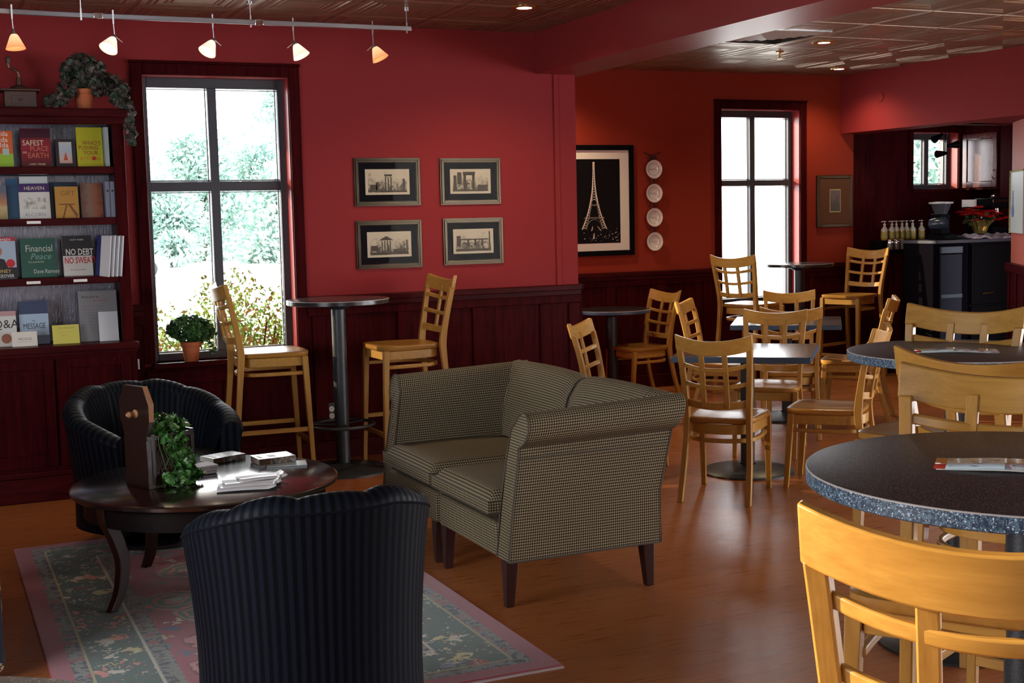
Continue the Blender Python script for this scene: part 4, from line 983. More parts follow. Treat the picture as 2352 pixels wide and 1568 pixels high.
def pot(t, r0, r1, h, mat=None):
    m = MB(); m.lathe([(0, 0), (r0, 0), (r1*.95, h*.78), (r1*.96, h*.78), (r1*1.06, h*.80), (r1*1.10, h), (r1*.98, h), (r1*.94, h*.9), (0, h*.9)], n=36, cap=False); m.build('plant_pot', mat or terra, t, ang=50)
    m = MB(); m.lathe([(0, h*.9+.002), (r1*.93, h*.9+.001)], n=24, cap=False); m.build('potting_soil', soil, t)
# bookcase top plant
t = thing('potted_trailing_plant', 'dusky leafy plant trailing from a terracotta pot on top of the bookcase', 'potted plant', (.932, 8.10, 2.2555))
pot(t, .040, .062, .125)
m = MB()
for a in range(14):
    d = rnd_dir(.8); m.tube([(0, 0, .11), (d.x*.06, d.y*.06, .16+.03*d.z), (d.x*.12, d.y*.10, .18+.06*d.z)], .002, 5)
m.tube(smoothpts([(.03, -.02, .13), (.12, -.08, .14), (.20, -.13, .06), (.225, -.16, -.08), (.235, -.165, -.19)], 5), .0022, 5)
m.tube(smoothpts([(-.03, -.02, .13), (-.11, -.07, .10), (-.16, -.09, .03), (-.22, -.09, .012)], 5), .0022, 5)
m.build('stems', stem_m, t)
m = MB(); clump(m, (.0, 0, .225), (.125, .09, .105), 520, .038, 'ivy')
clump(m, (.10, -.06, .15), (.085, .06, .07), 150, .036); clump(m, (.185, -.12, .10), (.06, .05, .085), 150, .036); clump(m, (.215, -.15, -.02), (.042, .035, .10), 120, .036); clump(m, (.235, -.165, -.15), (.03, .02, .06), 45, .034)
clump(m, (-.10, -.06, .12), (.055, .045, .055), 80, .036); clump(m, (-.16, -.08, .06), (.06, .04, .040), 80, .036); clump(m, (-.215, -.07, .045), (.035, .03, .022), 26, .034)
m.build('foliage', shelf_m, t, smooth=False)
# window sill plant
t = thing('potted_sill_plant', 'bushy green plant in a terracotta pot on the big window sill', 'potted plant', (1.525, YN-.0, .7105))
pot(t, .042, .062, .125)
m = MB()
for a in range(16): d = rnd_dir(.9); m.tube([(0, 0, .11), (d.x*.08, d.y*.06, .17+.05*d.z)], .002, 5)
m.tube(smoothpts([(.04, 0, .13), (.11, -.01, .10), (.135, -.01, .03)], 4), .0015, 5); m.build('stems', stem_m, t)
m = MB(); clump(m, (0, -.01, .205), (.15, .085, .085), 900, .026, 'ivy'); clump(m, (.07, -.02, .17), (.09, .06, .05), 200, .024, 'ivy'); clump(m, (.13, -.02, .08), (.018, .015, .045), 14, .024, 'ivy')
m.build('foliage', sill_m, t, smooth=False)
# lattice wooden planter with ivy on the coffee table (old coffee-mill shape with tall backboard)
t = thing('wooden_ivy_planter', 'dark lattice-sided wooden planter with a tall backboard and knob on the coffee table', 'planter', (.875, 5.60, CTH+.0005), 24)
dk = plain('dark_planter_wood', (.018, .009, .007), .3, coat=.3); cop = plain('worn_copper_edge', (.30, .13, .05), .5)
m = MB(); x0 = -.115
m.b2(x0, -.085, 0, x0+.022, .085, .225); m.prism([(-.085, .225), (.085, .225), (.110, .29), (.112, .36), (.07, .43), (-.07, .43), (-.112, .36), (-.110, .29)], x0, x0+.022, lambda p, a: (a, p[0], p[1])); m.build('backboard', dk, t, bevel=.002)
m = MB(); pr = [(-.110, .285), (-.114, .36), (-.072, .432)]
for (a, b), (c, d) in zip(pr, pr[1:]): m.add([(x0, a, b), (x0+.022, a, b), (x0+.022, c, d), (x0, c, d), (x0, a-.002, b), (x0+.022, a-.002, b), (x0+.022, c-.002, d), (x0, c-.002, d)], [(0, 1, 2, 3), (4, 5, 6, 7), (0, 1, 5, 4), (2, 3, 7, 6), (0, 3, 7, 4), (1, 2, 6, 5)])
m.build('copper_edge', cop, t)
m = MB(); m.lathe([(.016, 0), (.018, .008), (.008, .018), (.012, .03), (.013, .04), (.006, .052), (0, .054)], (x0, -.02, .315), 16, (-1, -.1, 0)); m.build('knob', plain('turned_wood_knob', (.40, .20, .09), .4), t)
m = MB(); m.b2(x0, -.085, 0, .115, .085, .014); m.b2(x0+.02, .075, 0, .115, .085, .225)
for x in (x0+.022, .0, .098): m.b2(x, -.088, 0, x+.017, -.075, .23)
for z in (.012, .215): m.b2(x0, -.088, z-.012, .115, -.075, z+.008)
m.b2(.104, -.085, 0, .115, .085, .23); m.build('planter_box', dk, t, bevel=.0015)
m = MB()
for k in range(-4, 12):
    for sg in (1, -1):
        a = (k*.024 if sg > 0 else k*.024+.02); P = []
        z0_, z1_ = .015, .21; xa = x0+.02+a; xb = xa+sg*.10
        m.add([(min(max(xa, x0+.02), .11), -.080, z0_), (min(max(xa+.006, x0+.02), .11), -.080, z0_), (min(max(xb+.006, x0+.02), .11), -.080, z1_), (min(max(xb, x0+.02), .11), -.080, z1_)], [(0, 1, 2, 3)])
m.build('lattice', plain('lattice_wood', (.06, .028, .016), .5), t)
m = MB(); m.b2(x0+.022, -.072, .014, .104, .074, .20); m.build('liner', blackmatte, t)
t = thing('ivy_plant', 'green ivy growing out of and over the front of the dark wooden planter', 'ivy', (.875, 5.60, CTH+.0005), 24)
m = MB()
for a in range(10): m.tube(smoothpts([(.02, 0, .2), (random.uniform(-.06, .09), random.uniform(-.06, .0), .25), (random.uniform(-.07, .10), -.098, .20), (random.uniform(-.06, .10), -.105, random.uniform(.02, .12))], 4), .0016, 5)
m.build('vines', plain('green_stem', (.05, .12, .03), .6), t)
m = MB(); clump(m, (.005, -.01, .250), (.115, .095, .042), 190, .036); clump(m, (.035, -.102, .16), (.052, .012, .065), 60, .032); clump(m, (.06, -.104, .08), (.045, .014, .05), 55, .032)
clump(m, (.03, -.115, .035), (.095, .03, .028), 95, .038); clump(m, (-.02, -.100, .19), (.03, .01, .03), 14, .034); m.build('leaves', ivy_m, t, smooth=False)

# ------------------------------------------------------------------ things on the coffee table
def flat_book(lb, x, y, a, w, d, h, mat, z=CTH, texts=(), sticker=True, name='paperback', cat='book', group=None):
    t = thing(name, lb, cat, (x, y, z+.0005), a, group)
    m = MB(); m.b2(-w/2, -d/2, h-.0012, w/2, d/2, h); m.b2(-w/2, -d/2, 0, w/2, d/2, .0012); m.b2(-w/2, -d/2, 0, w/2, -d/2+.0012, h); m.build('cover', mat, t)
    m = MB(); m.b2(-w/2+.002, -d/2+.0012, .0012, w/2-.002, d/2-.002, h-.0012); m.build('page_block', paper, t)
    if sticker: m = MB(); m.b2(-.028, -d*.3, h, .008, d*.18, h+.0004); m.build('white_sticker', white, t)
    for s, sz, tx, ty, mt in texts: text(s, sz, mt, t, (tx, ty, h+.0003), (0, 0, PI/2), 'lettering')
    return t
def pict():
    g = G('novel_cover_print'); v = g.coord('Object'); x, y, z = g.xyz(v); n = g.noise(v, 34, 4, .65)
    c = g.ramp(n, [(.33, (.02, .02, .02)), (.45, (.12, .15, .13)), (.52, (.28, .17, .10)), (.60, (.34, .45, .48)), (.72, (.10, .14, .13))])
    c = g.mix(g.math('LESS_THAN', x, -.035), c, g.mix(n, (.03, .022, .012), (.15, .09, .05)))
    return g.pbr(c, .18, coat=.4)
nov = pict()
flat_book('dark picture-covered paperback with white sticker, left of its twin on the coffee table', 1.222, 6.00, 22, .175, .115, .024, nov, texts=[('URBAN', .022, -.055, -.045, goldink)], group='paperback novels on the coffee table')
m = MB(); m.b2(-.09, -.055, 0, .09, .06, .003)
lf = m.build('flyer', plain('pale_blue_flyer', (.50, .60, .62), .25)); lf.location = (1.455, 5.735, CTH+.0006); lf.rotation_euler.z = R(-12); tag(lf, 'pale glossy flyer lying under the right-hand paperback', 'flyer')
flat_book('dark picture-covered paperback with white sticker, right of its twin on the coffee table', 1.415, 5.82, 6, .175, .125, .028, nov, z=CTH+.0035, texts=[('URBAN', .024, -.06, -.05, goldink)], group='paperback novels on the coffee table')
t = thing('notepad_stack', 'small stack of pale notepads beside the ivy planter', 'notepad', (1.075, 5.73, CTH+.0005), 10)
for k in range(3): m = MB(); m.box((.002*k, .001*k, .007+.0125*k), (.10, .10, .011), Matrix.Rotation(.04*k, 3, 'Z')); m.build('notepad', plain('notepad_paper', (.62, .60, .66), .6), t, bevel=.001)
for (x, y, a, w, d, z, lb) in ((1.175, 5.30, -14, .24, .16, 0, 'white magazine lying open nearest the front navy chair'), (1.205, 5.345, -10, .24, .15, .006, 'white magazine resting on top of the lower magazine'), (1.26, 5.40, 0, .20, .12, .012, 'small white booklet topmost of the magazine pile')):
    t = thing('magazine', lb, 'magazine', (x, y, CTH+.0005+z), a, 'white magazines on the coffee table')
    m = MB(); m.grid(lambda u, v: Vector((-w/2+w*u, -d/2+d*v, .0045+.003*math.sin(PI*u)**.7*(1-.3*v)+(.012*max(0, u-.88)/.12))), 14, 2); o = m.build('pages', plain('magazine_paper', (.66, .66, .68), .25), t); sm = o.modifiers.new('s', 'SOLIDIFY'); sm.thickness = .004; sm.offset = -1
    m = MB(); m.b2(-w/2, -d/2, 0, w/2, -d/2+.006, .003); m.build('dark_spine', Bk, t)

# ------------------------------------------------------------------ wall pictures
def sketch(name, seed, paper_c=(.52, .46, .34)):
    g = G(name); v = g.coord('Object', loc=(seed*3.1, 0, seed*1.7)); n = g.noise(v, 60, 5, .7); n2 = g.noise(v, 16, 3, .6); z = g.xyz(g.coord('Object'))[2]
    low = g.math('MULTIPLY_ADD', z, -7, .42)
    f = g.math('ADD', g.math('MULTIPLY', n, .62), g.math('MULTIPLY', n2, .5)); f = g.math('SUBTRACT', f, g.math('MULTIPLY', low, .30))
    return g.pbr(g.ramp(f, [(.30, (.09, .08, .06)), (.40, tuple(c*.70 for c in paper_c)), (.50, paper_c)]), .7)
ink = plain('etching_ink', (.065, .055, .045), .8); ink2 = plain('etching_mid_tone', (.20, .175, .13), .8); pap = plain('etching_paper', (.52, .46, .34), .8)
def framed_print(lb, x0, x1, z0, z1, k):
    cx, cz = (x0+x1)/2, (z0+z1)/2; w, h = x1-x0, z1-z0
    t = thing('framed_print', lb, 'picture', (cx, YN, cz), 0, 'four small framed prints')
    fm = plain('silver_bronze_frame', (.055, .046, .033), .2, .95)
    m = MB()
    for o1, o2, y1 in ((0, .009, -.012), (.009, .018, -.020), (.018, .028, -.015), (.028, .032, -.010)): fr(m, -w/2+o1, -h/2+o1, w/2-o1, h/2-o1, o2-o1, y1, 0)
    m.build('frame', fm, t, bevel=.0012)
    m = MB(); m.b2(-w/2+.028, -.006, -h/2+.028, w/2-.028, -.003, h/2-.028); m.build('mat_board', plain('navy_mat_board', (.004, .004, .008), .8, spec=.1), t)
    iw, ih = w*.335, h*.265
    m = MB(); m.b2(-iw, -.0075, -ih, iw, -.006, ih); m.build('etching_sheet', pap, t)
    a, b = iw*.88, ih*.82
    m = MB(); m.b2(-a, -.0080, -b, a, -.0074, b*.98); m.build('etching_image', sketch('etching_%d' % k, k+1), t)
    m = MB()
    def bx(x0, z0, x1, z1): m.b2(x0*a, -.0088, z0*b, x1*a, -.0079, z1*b)
    def arch(cx, z0, r, hh, th=.06):
        P = [(cx+r*math.cos(q*PI/10), z0+hh+r*1.7*math.sin(q*PI/10)) for q in range(11)]; P = [(cx+r, z0)]+P+[(cx-r, z0)]
        for (xa, za), (xb, zb_) in zip(P, P[1:]): m.tube([(xa*a, -.0083, za*b), (xb*a, -.0083, zb_*b)], .0016, 4)
    if k == 0:
        for x in (-.10, .04, .18): bx(x-.028, -.85, x+.028, .45)
        arch(.04, .35, .14, .05); bx(-.16, .55, .24, .72); bx(-.98, -.95, .98, -.82); bx(.78, -.8, .9, .3); bx(-.9, -.8, -.55, -.25); bx(-.6, -.8, -.45, .0)
    if k == 1:
        for x in (-.32, .16): bx(x-.07, -.8, x+.07, .7)
        bx(-.42, .6, .26, .95); arch(-.08, -.7, .15, .6); bx(-.98, -.95, .98, -.82); bx(-.95, -.8, -.78, .6); bx(-.74, -.3, -.5, .9); bx(.4, -.8, .95, -.35)
    if k == 2:
        for x in (-.38, -.24, -.10, .04): bx(x-.025, -.7, x+.025, .35)
        m.prism([(-.55, .4), (.22, .4), (-.16, .8)], -.0088, -.0079, lambda p, q: (p[0]*a, q, p[1]*b)); bx(-.95, -.95, .98, -.75); bx(-.95, -.6, -.6, -.1); bx(.2, -.8, .85, -.45); bx(.88, -.8, .95, .4)
    if k == 3:
        bx(-.75, .12, .85, .24)
        for x in (-.5, -.1, .3, .68): arch(x, -.45, .14, .1)
        for x in (-.3, .1, .5): bx(x-.05, -.45, x+.05, .2)
        bx(-.95, -.5, -.72, .55); bx(.88, -.6, .95, .95); bx(-.98, -.95, .98, -.75)
    m.build('etching_lines', ink, t)
    m = MB(); m.b2(-w/2+.030, -.0105, -h/2+.030, w/2-.030, -.0100, h/2-.030); m.build('frame_glass', frame_glass, t, smooth=False)
framed_print('small silver-framed print of tall ruined arches, upper left of four', 2.640, 3.105, 1.668, 1.988, 0)
framed_print('small silver-framed print of a ruined gateway, upper right of four', 3.250, 3.700, 1.668, 1.985, 1)
framed_print('small silver-framed print of a columned temple, lower left of four', 2.640, 3.105, 1.250, 1.572, 2)
framed_print('small silver-framed print of an arched bridge, lower right of four', 3.262, 3.710, 1.256, 1.575, 3)

# night photograph of a lattice tower
t = thing('tower_photograph', 'large black-framed night photograph of a lit lattice tower on the alcove wall', 'picture', (5.435, YA, 1.70))
w, h = .80, .975
m = MB(); f = .045; fr(m, -w/2, -h/2, w/2, h/2, f, -.03, 0); m.build('frame', black, t, bevel=.003)
m = MB(); m.b2(-w/2+f, -.012, -h/2+f, w/2-f, -.008, h/2-f); m.build('mat_board', plain('white_mat_board', (.72, .71, .67), .6), t)
iw, z0, z1 = .262, -.375, .365
m = MB(); m.b2(-iw, -.0135, z0, iw, -.012, z1); m.build('photo_print', plain('night_black', (.004, .003, .004), .5, spec=.1), t)
tw = plain('tower_light_grey', (.80, .76, .70), .6); tw2 = plain('tower_dim_grey', (.13, .12, .115), .6)
m = MB(); Y_ = -.0142
def tpos(q):  # half width of tower at height fraction
    return .118*(1-q)**2.6+.006
def seg(x0, za, x1, zb_, r_=.0016): m.tube([(x0, Y_, za), (x1, Y_, zb_)], r_, 4)
tz0, tz1 = -.25, .34; N = 26; ox = -.0
for i in range(N):
    q0, q1 = i/N, (i+1)/N; a, b = tz0+(tz1-tz0)*q0, tz0+(tz1-tz0)*q1
    for s in (-1, 1):
        seg(ox+s*tpos(q0), a, ox+s*tpos(q1), b, .0042 if q0 < .5 else .0034)
        if q0 < .75: seg(ox+s*(tpos(q0)*.62), a, ox+s*tpos(q1), b); seg(ox+s*tpos(q0), a, ox+s*tpos(q1)*.62, b)
        if q0 > .40: seg(ox+s*tpos(q0), a, ox-s*tpos(q1), b, .0012)
m.build('photo_image', tw, t)
m = MB()
for q, e in ((.17, .022), (.36, .010), (.86, .004)): z = tz0+(tz1-tz0)*q; m.b2(-tpos(q)-e, -.0150, z-.007, tpos(q)+e, -.0136, z+.006)
P = [(.075*math.cos(k*PI/12), tz0+.0+.085*math.sin(k*PI/12)) for k in range(13)]
for (a, b), (c, d) in zip(P, P[1:]): seg(a, b, c, d, .003)
m.build('photo_image', tw2, t)
m = MB()
for k in range(46): x = random.uniform(-.11, .25); z = z0+.02+abs(random.gauss(0, .05)); s_ = random.uniform(.0015, .005); m.b2(x-s_, -.0146, z-s_*.8, x+s_, -.0136, z+s_*.8)
m.add([(-.035, -.0145, z0+.11), (-.025, -.0145, z0+.11), (-.015, -.0145, z0+.15), (-.022, -.0145, z0+.15)], [(0, 1, 2, 3)]); m.add([(.06, -.0145, z0+.11), (.07, -.0145, z0+.11), (.035, -.0145, z0+.15), (.028, -.0145, z0+.15)], [(0, 1, 2, 3)]); m.add([(-.02, -.0145, z0+.04), (.0, -.0145, z0+.04), (.0, -.0145, z0+.09), (-.006, -.0145, z0+.09)], [(0, 1, 2, 3)])
m.build('photo_image', plain('city_light_white', (.55, .53, .48), .6), t)
# plates on a wrought iron rack
t = thing('plate_rack', 'wrought iron scroll rack holding four small white plates on the alcove wall', 'plate rack', (6.035, YA, 1.64))
iron = plain('wrought_iron', (.035, .012, .010), .5)
m = MB(); m.tube([(-.02, -.012, -.36), (-.02, -.012, .40)], .004, 6); m.tube([(.02, -.012, -.36), (.02, -.012, .40)], .004, 6)
for zc in (.28, .06, -.15):
    for s in (-1, 1): m.tube([(s*(.02+.022*(1-math.cos(a*.7))*.9), -.012, zc-.03+.03*math.sin(a*.7)-.0) for a in range(9)], .003, 6)
for s in (-1, 1):
    m.tube([(s*(.0+.016*k*math.cos(k*.35)), -.012, .40+.012*k*math.sin(.3+k*.18)) for k in range(8)], .004, 6)
    m.tube([(s*(.03+.020*math.cos(k*.8)), -.012, .425+.020*math.sin(k*.8)) for k in range(8)], .0035, 6)
m.tube([(0, -.012, .36), (0, -.012, .47)], .0045, 6); m.build('scrolls', iron, t)
for i, z in enumerate((.332, .118, -.098, -.315)):
    p = thing('saucer', 'small round white plate with script lettering, %s on the iron rack' % ('topmost', 'second from the top', 'third from the top', 'lowest')[i], 'plate', (6.035, YA-.03, 1.64+z), 0, 'white plates on the iron rack')
    m = MB(); m.lathe([(0, .003), (.045, .003), (.052, .0), (.080, -.014), (.083, -.014), (.083, -.011), (.056, .006), (0, .008)], n=48, axis=(0, 1, 0), cap=False); m.build('plate_body', plain('glazed_white_china', (.72, .69, .68), .15), p)
    m = MB(); m.tube([(.054*math.cos(k*PI/16), -.004, .054*math.sin(k*PI/16)) for k in range(32)], .0008, 4, True); m.tube([(-.040+.010*k, -.001, .003*math.sin(k*1.9)) for k in range(9)], .0014, 4); m.build('script_mark', plain('grey_glaze_line', (.16, .15, .16), .4), p)
    m = MB()
    for s in (-1, 1): m.tube([(s*.004, -.02, -.085), (s*.006, -.022, -.070), (s*.018, -.022, -.058), (s*.024, -.022, -.064)], .0028, 6)
    hk = m.build('plate_hook', iron, t); hk.location = (0, -.0, z)
# brown framed picture
t = thing('framed_picture', 'brown-matted picture in a gold frame right of the tall alcove window', 'picture', (8.06, YA, 1.655))
w, h = .42, .50
m = MB(); f = .035; fr(m, -w/2, -h/2, w/2, h/2, f, -.028, 0); m.build('frame', plain('bronze_frame', (.07, .035, .012), .35, .6), t, bevel=.006)
m = MB(); m.b2(-w/2+f-.006, -.024, -h/2+f-.006, w/2-f+.006, -.008, h/2-f+.006); m.b2(-w/2+f, -.02, -h/2+f, w/2-f, -.006, h/2-f); m.build('mat_board', plain('brown_mat_board', (.13, .060, .034), .9, spec=.1), t)
m = MB(); m.b2(-.065, -.027, -.105, .065, -.0242, .115); m.build('inner_border', gold, t); m = MB(); m.b2(-.058, -.0285, -.098, .058, -.027, .106); m.build('small_print', sketch('small_dark_print', 9, (.16, .12, .13)), t)
# rope framed picture on the diagonal wall
ang = math.degrees(math.atan2(-D.y, -D.x))
t = thing('rope_framed_picture', 'pale picture in a beaded rope frame at the right frame edge', 'picture', tuple(P0-D*.30+Vector((0, 0, 1.605))), ang)
# local +X runs along the wall towards the camera; local -Y faces the room? (choose the side away from NRM)
side = -1 if (Matrix.Rotation(R(ang), 3, 'Z') @ Vector((0, 1, 0))).dot(NRM) > 0 else 1
m = MB(); m.b2(-.24, side*.02 if side < 0 else 0, -.265, .36, 0 if side < 0 else .02, .265); m.build('backing', plain('pale_picture', (.45, .50, .50), .5), t)
m = MB()
for k in range(34): m.lathe([(0, -.008), (.007, -.005), (.009, 0), (.007, .005), (0, .008)], (-.24, side*.024, -.265+.53*k/33), 8)
for k in range(34): m.lathe([(0, -.008), (.007, -.005), (.009, 0), (.007, .005), (0, .008)], (-.24+.6*k/33, side*.024, .265), 8)
m.build('rope_beading', plain('gold_rope', (.62, .58, .28), .3, .3), t)
m = MB(); m.b2(-.13, side*.023 if side < 0 else 0, -.12, -.09, .023 if side > 0 else 0, .10); m.lathe([(0, 0), (.05, 0), (.05, .003)], (-.11, side*.022, -.08), 20, (0, side, 0)); m.build('blue_motif', plain('blue_print', (.12, .18, .45), .5), t)

# wall outlet
t = thing('wall_outlet', 'dark wall outlet with two white sockets low on the wainscot by the bar table', 'outlet', (2.425, YN-.018, .308))
m = MB(); m.b2(-.045, -.006, -.065, .045, 0, .065); m.build('face_plate', plain('dark_outlet_plate', (.02, .014, .018), .4), t, bevel=.003)
for z in (.024, -.024):
    m = MB(); m.lathe([(0, .003), (.017, .003), (.019, 0)], (.0, -.006, z), 20, (0, -1, 0)); s_ = m.build('socket', plain('ivory_socket', (.62, .60, .56), .4), t)
    m = MB(); m.b2(-.007, -.0102, z-.003, -.004, -.0088, z+.007); m.b2(.004, -.0102, z-.003, .007, -.0088, z+.007); m.build('socket_slot', Bk, s_)

# ------------------------------------------------------------------ counter and kitchen
def unit(name, lb, cat, x0, y0, x1, y1, z1, mat, panels=None):
    t = thing(name, lb, cat, (x0, y0, 0)); m = MB(); m.b2(0, 0, .10, x1-x0, y1-y0, z1); m.b2(.02, .03, 0, x1-x0-.02, y1-y0, .10); m.build('cabinet_body', mat, t)
    return t
t = unit('counter_cabinet', 'dark cherry panelled counter cabinet behind the alcove wall corner', 'counter', 8.31, 9.74, 8.99, 10.12, 1.15, cherry_z)
for a, b in ((.03, .30), (.33, .62)):
    m = MB(); fr(m, a, .14, b, 1.10, .05, -.018, 0, wt=.08, wb=.08); m.build('cabinet_door', cherry_z, t, bevel=.003)
m = MB(); m.b2(-.01, -.04, 0, .71, .40, .035); m = m.build('worktop', black, bevel=.004); m.location = (8.30, 9.72, 1.1505); tag(m, 'black worktop slab on the cherry counter cabinet', 'worktop')
t = thing('glass_washer', 'grey-blue metal fronted appliance under the raised counter', 'appliance', (8.47, 9.26, 0))
gm = plain('grey_blue_metal', (.022, .024, .045), .5, spec=.15)
m = MB(); m.b2(0, .02, .08, .42, .42, 1.24); m.b2(.02, .05, 0, .40, .40, .08); m.build('housing', plain('dark_housing', (.006, .005, .008), .9, spec=0), t)
m = MB(); m.b2(.075, 0, .12, .33, .02, 1.14); m.build('door_panel', gm, t, bevel=.004)
m = MB(); m.b2(.075, -.006, 1.15, .33, .02, 1.21); m.build('control_strip', plain('pale_metal_strip', (.07, .09, .12), .4, .2), t, bevel=.002)
m = MB(); m.b2(.075, -.008, .735, .33, .0, .77); m.build('pull_handle', plain('pale_metal_strip', (.07, .09, .12)), t, bevel=.003)
t = thing('black_refrigerator', 'large black under-counter refrigerator below the flower pot', 'refrigerator', (8.905, 9.26, 0))
m = MB(); m.b2(0, .02, .06, .62, .42, 1.24); m.b2(.02, .05, 0, .60, .40, .06); m.build('housing', black, t, bevel=.004); m = MB(); m.b2(.01, 0, .66, .61, .02, 1.22); m.b2(.01, 0, .09, .61, .02, .64); m.build('door_panel', black, t, bevel=.004)
m = MB(); m.tube([(.14, -.018, .76), (.26, -.018, .765)], .006, 8); m.tube([(.14, -.018, .76), (.14, 0, .76)], .005, 6); m.tube([(.26, -.018, .765), (.26, 0, .765)], .005, 6); m.build('door_handle', brass, t)
m = MB(); m.b2(0, 0, 0, 1.09, .46, .030); o = m.build('raised_worktop', plain('dark_grey_worktop', (.05, .05, .07), .3), bevel=.004); o.location = (8.46, 9.24, 1.2405); tag(o, 'dark grey raised worktop over the appliance and refrigerator', 'worktop')
TOPZ = 1.271
# cotton snow cloth
m = MB(); m.grid(lambda u, v: Vector((8.92+.62*u, 9.25+.40*v, TOPZ+.012+.028*math.sin(9*u+2*v)*math.sin(5*v+3*u)**2+.03*v*(1-v)+.012*math.sin(31*u)*math.sin(23*v))), 44, 26)
o = m.build('cotton_snow_blanket', plain('grey_white_batting', (.34, .31, .36), .95)); sm = o.modifiers.new('s', 'SOLIDIFY'); sm.thickness = .01; tag(o, 'grey-white cotton batting spread under the red poinsettia', 'cloth')
# poinsettia
t = thing('poinsettia', 'red poinsettia in a gold foil wrapped pot on the raised worktop', 'potted plant', (9.20, 9.45, TOPZ+.045))
m = MB(); n = 24; pr = [(.05, 0), (.065, .03), (.075, .07), (.10, .11), (.125, .13)]; vs = []
for r_, z in pr:
    for k in range(n): q = 1+.10*(z/.13)*math.cos(k*PI) if 1 else 1; vs.append((r_*q*math.cos(2*PI*k/n), r_*q*math.sin(2*PI*k/n), z+.008*math.cos(k*PI*.5)*(z > .1)))
m.add(vs, [(i*n+k, i*n+(k+1) % n, (i+1)*n+(k+1) % n, (i+1)*n+k) for i in range(4) for k in range(n)]); m.build('gold_foil_wrap', plain('gold_foil', (.42, .33, .10), .25, .8), t, smooth=False)
m = MB(); clump(m, (0, 0, .135), (.14, .10, .035), 60, .055, 'oval'); m.build('green_leaves', poin_g, t, smooth=False)
m = MB()
for k in range(20):
    c = Vector((-.16+.32*(k % 5)/4+random.uniform(-.02, .02), -.11+.06*(k//5), .225+.02*math.sin(k*1.7)-.03*abs((k % 5)-2)/2-.045*(k < 5)-.02*(k < 10)))
    for q in range(9): a = q*PI*2/9+k; oval_leaf(m, c, (math.cos(a), math.sin(a), random.uniform(-.1, .35)), (0, 0, 1), random.uniform(.055, .08), .028)
m.build('red_bracts', poin_m, t, smooth=False)
# grinder
t = thing('espresso_grinder', 'black coffee grinder with clear bean hopper behind the syrup bottles', 'coffee grinder', (8.76, 9.46, TOPZ))
m = MB(); m.b2(-.085, -.10, 0, .085, .12, .05); m.b2(-.06, -.02, .05, .06, .12, .24); m.lathe([(.065, .15), (.07, .20), (.055, .22)], (0, .04, 0), 28); m.build('grinder_body', black, t, bevel=.008)
m = MB(); m.lathe([(.045, -.06), (.055, 0), (.055, .08), (.045, .10)], (-.12, -.03, .15), 24, (.5, -1, .1)); m.build('doser_drum', plain('blue_black_plastic', (.02, .035, .06), .25), t)
m = MB(); m.lathe([(.05, .22), (.095, .335), (.11, .34)], (0, .04, 0), 32, cap=False); o = m.build('bean_hopper', plain('smoky_hopper', (.06, .07, .09), .12), t)
m = MB(); m.lathe([(.112, .336), (.112, .352), (0, .356)], (0, .04, 0), 32, cap=False); m.build('hopper_lid', plain('pale_rim', (.45, .45, .46), .25), t)
# espresso machine
t = thing('espresso_machine', 'black and steel espresso machine at the right end of the raised worktop', 'coffee machine', (9.50, 9.55, TOPZ+.04))
m = MB(); m.b2(-.16, -.12, 0, .05, .12, .07); m.b2(-.16, .02, .07, .05, .12, .32); m.b2(-.17, -.12, .24, .05, .12, .34); m.build('machine_body', black, t, bevel=.008)
m = MB(); m.b2(-.165, -.125, .30, .05, -.12, .325); m.tube([(-.12, -.12, .25), (-.14, -.16, .17)], .006, 8); m.lathe([(.03, .20), (.03, .24)], (-.06, -.06, 0), 18); m.build('chrome_trim', chrome, t)
m = MB(); m.b2(-.10, -.11, .345, .0, .0, .355); m.lathe([(.02, .34), (.022, .37), (0, .372)], (-.03, .02, 0), 14); m.build('cup_rail', chrome, t)
m = MB(); m.b2(-.09, -.004, 0, .09, .004, .07); o = m.build('white_notice', white); o.location = (9.22, 9.62, TOPZ+.30); 
o.rotation_euler = (0, 0, 0)
tag(o, 'white paper notice standing behind the poinsettia', 'sign')
m = MB(); m.b2(-.01, 0, -.30, .01, .02, .0); m.b2(-.05, -.04, -.30, .05, .05, -.292); m.build('notice_stand', black, o)
# syrup bottles: a shelf row and a lower row
t = thing('bottle_riser', 'black riser box holding the back row of syrup bottles', 'riser', (8.58, 9.93, 1.1860))
m = MB(); m.b2(-.22, -.07, 0, .36, .10, .085); m.build('riser_box', black, t, bevel=.003)
syr = plain('amber_syrup', (.30, .20, .03), .15, coat=.3)
def bottle():
    t = thing('syrup_bottle', 'x', 'bottle', (0, 0, 0), 0, 'pump-topped syrup bottles')
    m = MB(); m.lathe([(0, 0), (.031, 0), (.033, .006), (.033, .085)], n=20, cap=False); m.build('syrup_fill', syr, t)
    m = MB(); m.lathe([(.0335, .085), (.033, .10), (.012, .130), (.011, .145), (0, .146)], n=20, cap=False); m.build('bottle_neck', plain('clear_plastic_neck', (.42, .41, .38), .15), t)
    m = MB(); m.lathe([(.014, .143), (.014, .155), (.005, .157), (.005, .175), (.017, .176), (.017, .183), (0, .184)], n=14, cap=False); m.tube([(0, 0, .180), (-.038, -.01, .180), (-.046, -.012, .172)], .004, 6); m.build('pump_top', plain('pale_pump', (.55, .53, .50), .3), t)
    m = MB(); m.lathe([(.0337, .02), (.0337, .07)], n=20, cap=False); m.build('bottle_label', plain('ochre_label', (.30, .25, .06), .5), t)
    return t
bt = bottle(); bx = [8.43, 8.52, 8.575, 8.645, 8.70, 8.775, 8.885]
pos_words = ['leftmost', 'second from the left', 'third from the left', 'middle', 'third from the right', 'second from the right', 'rightmost']
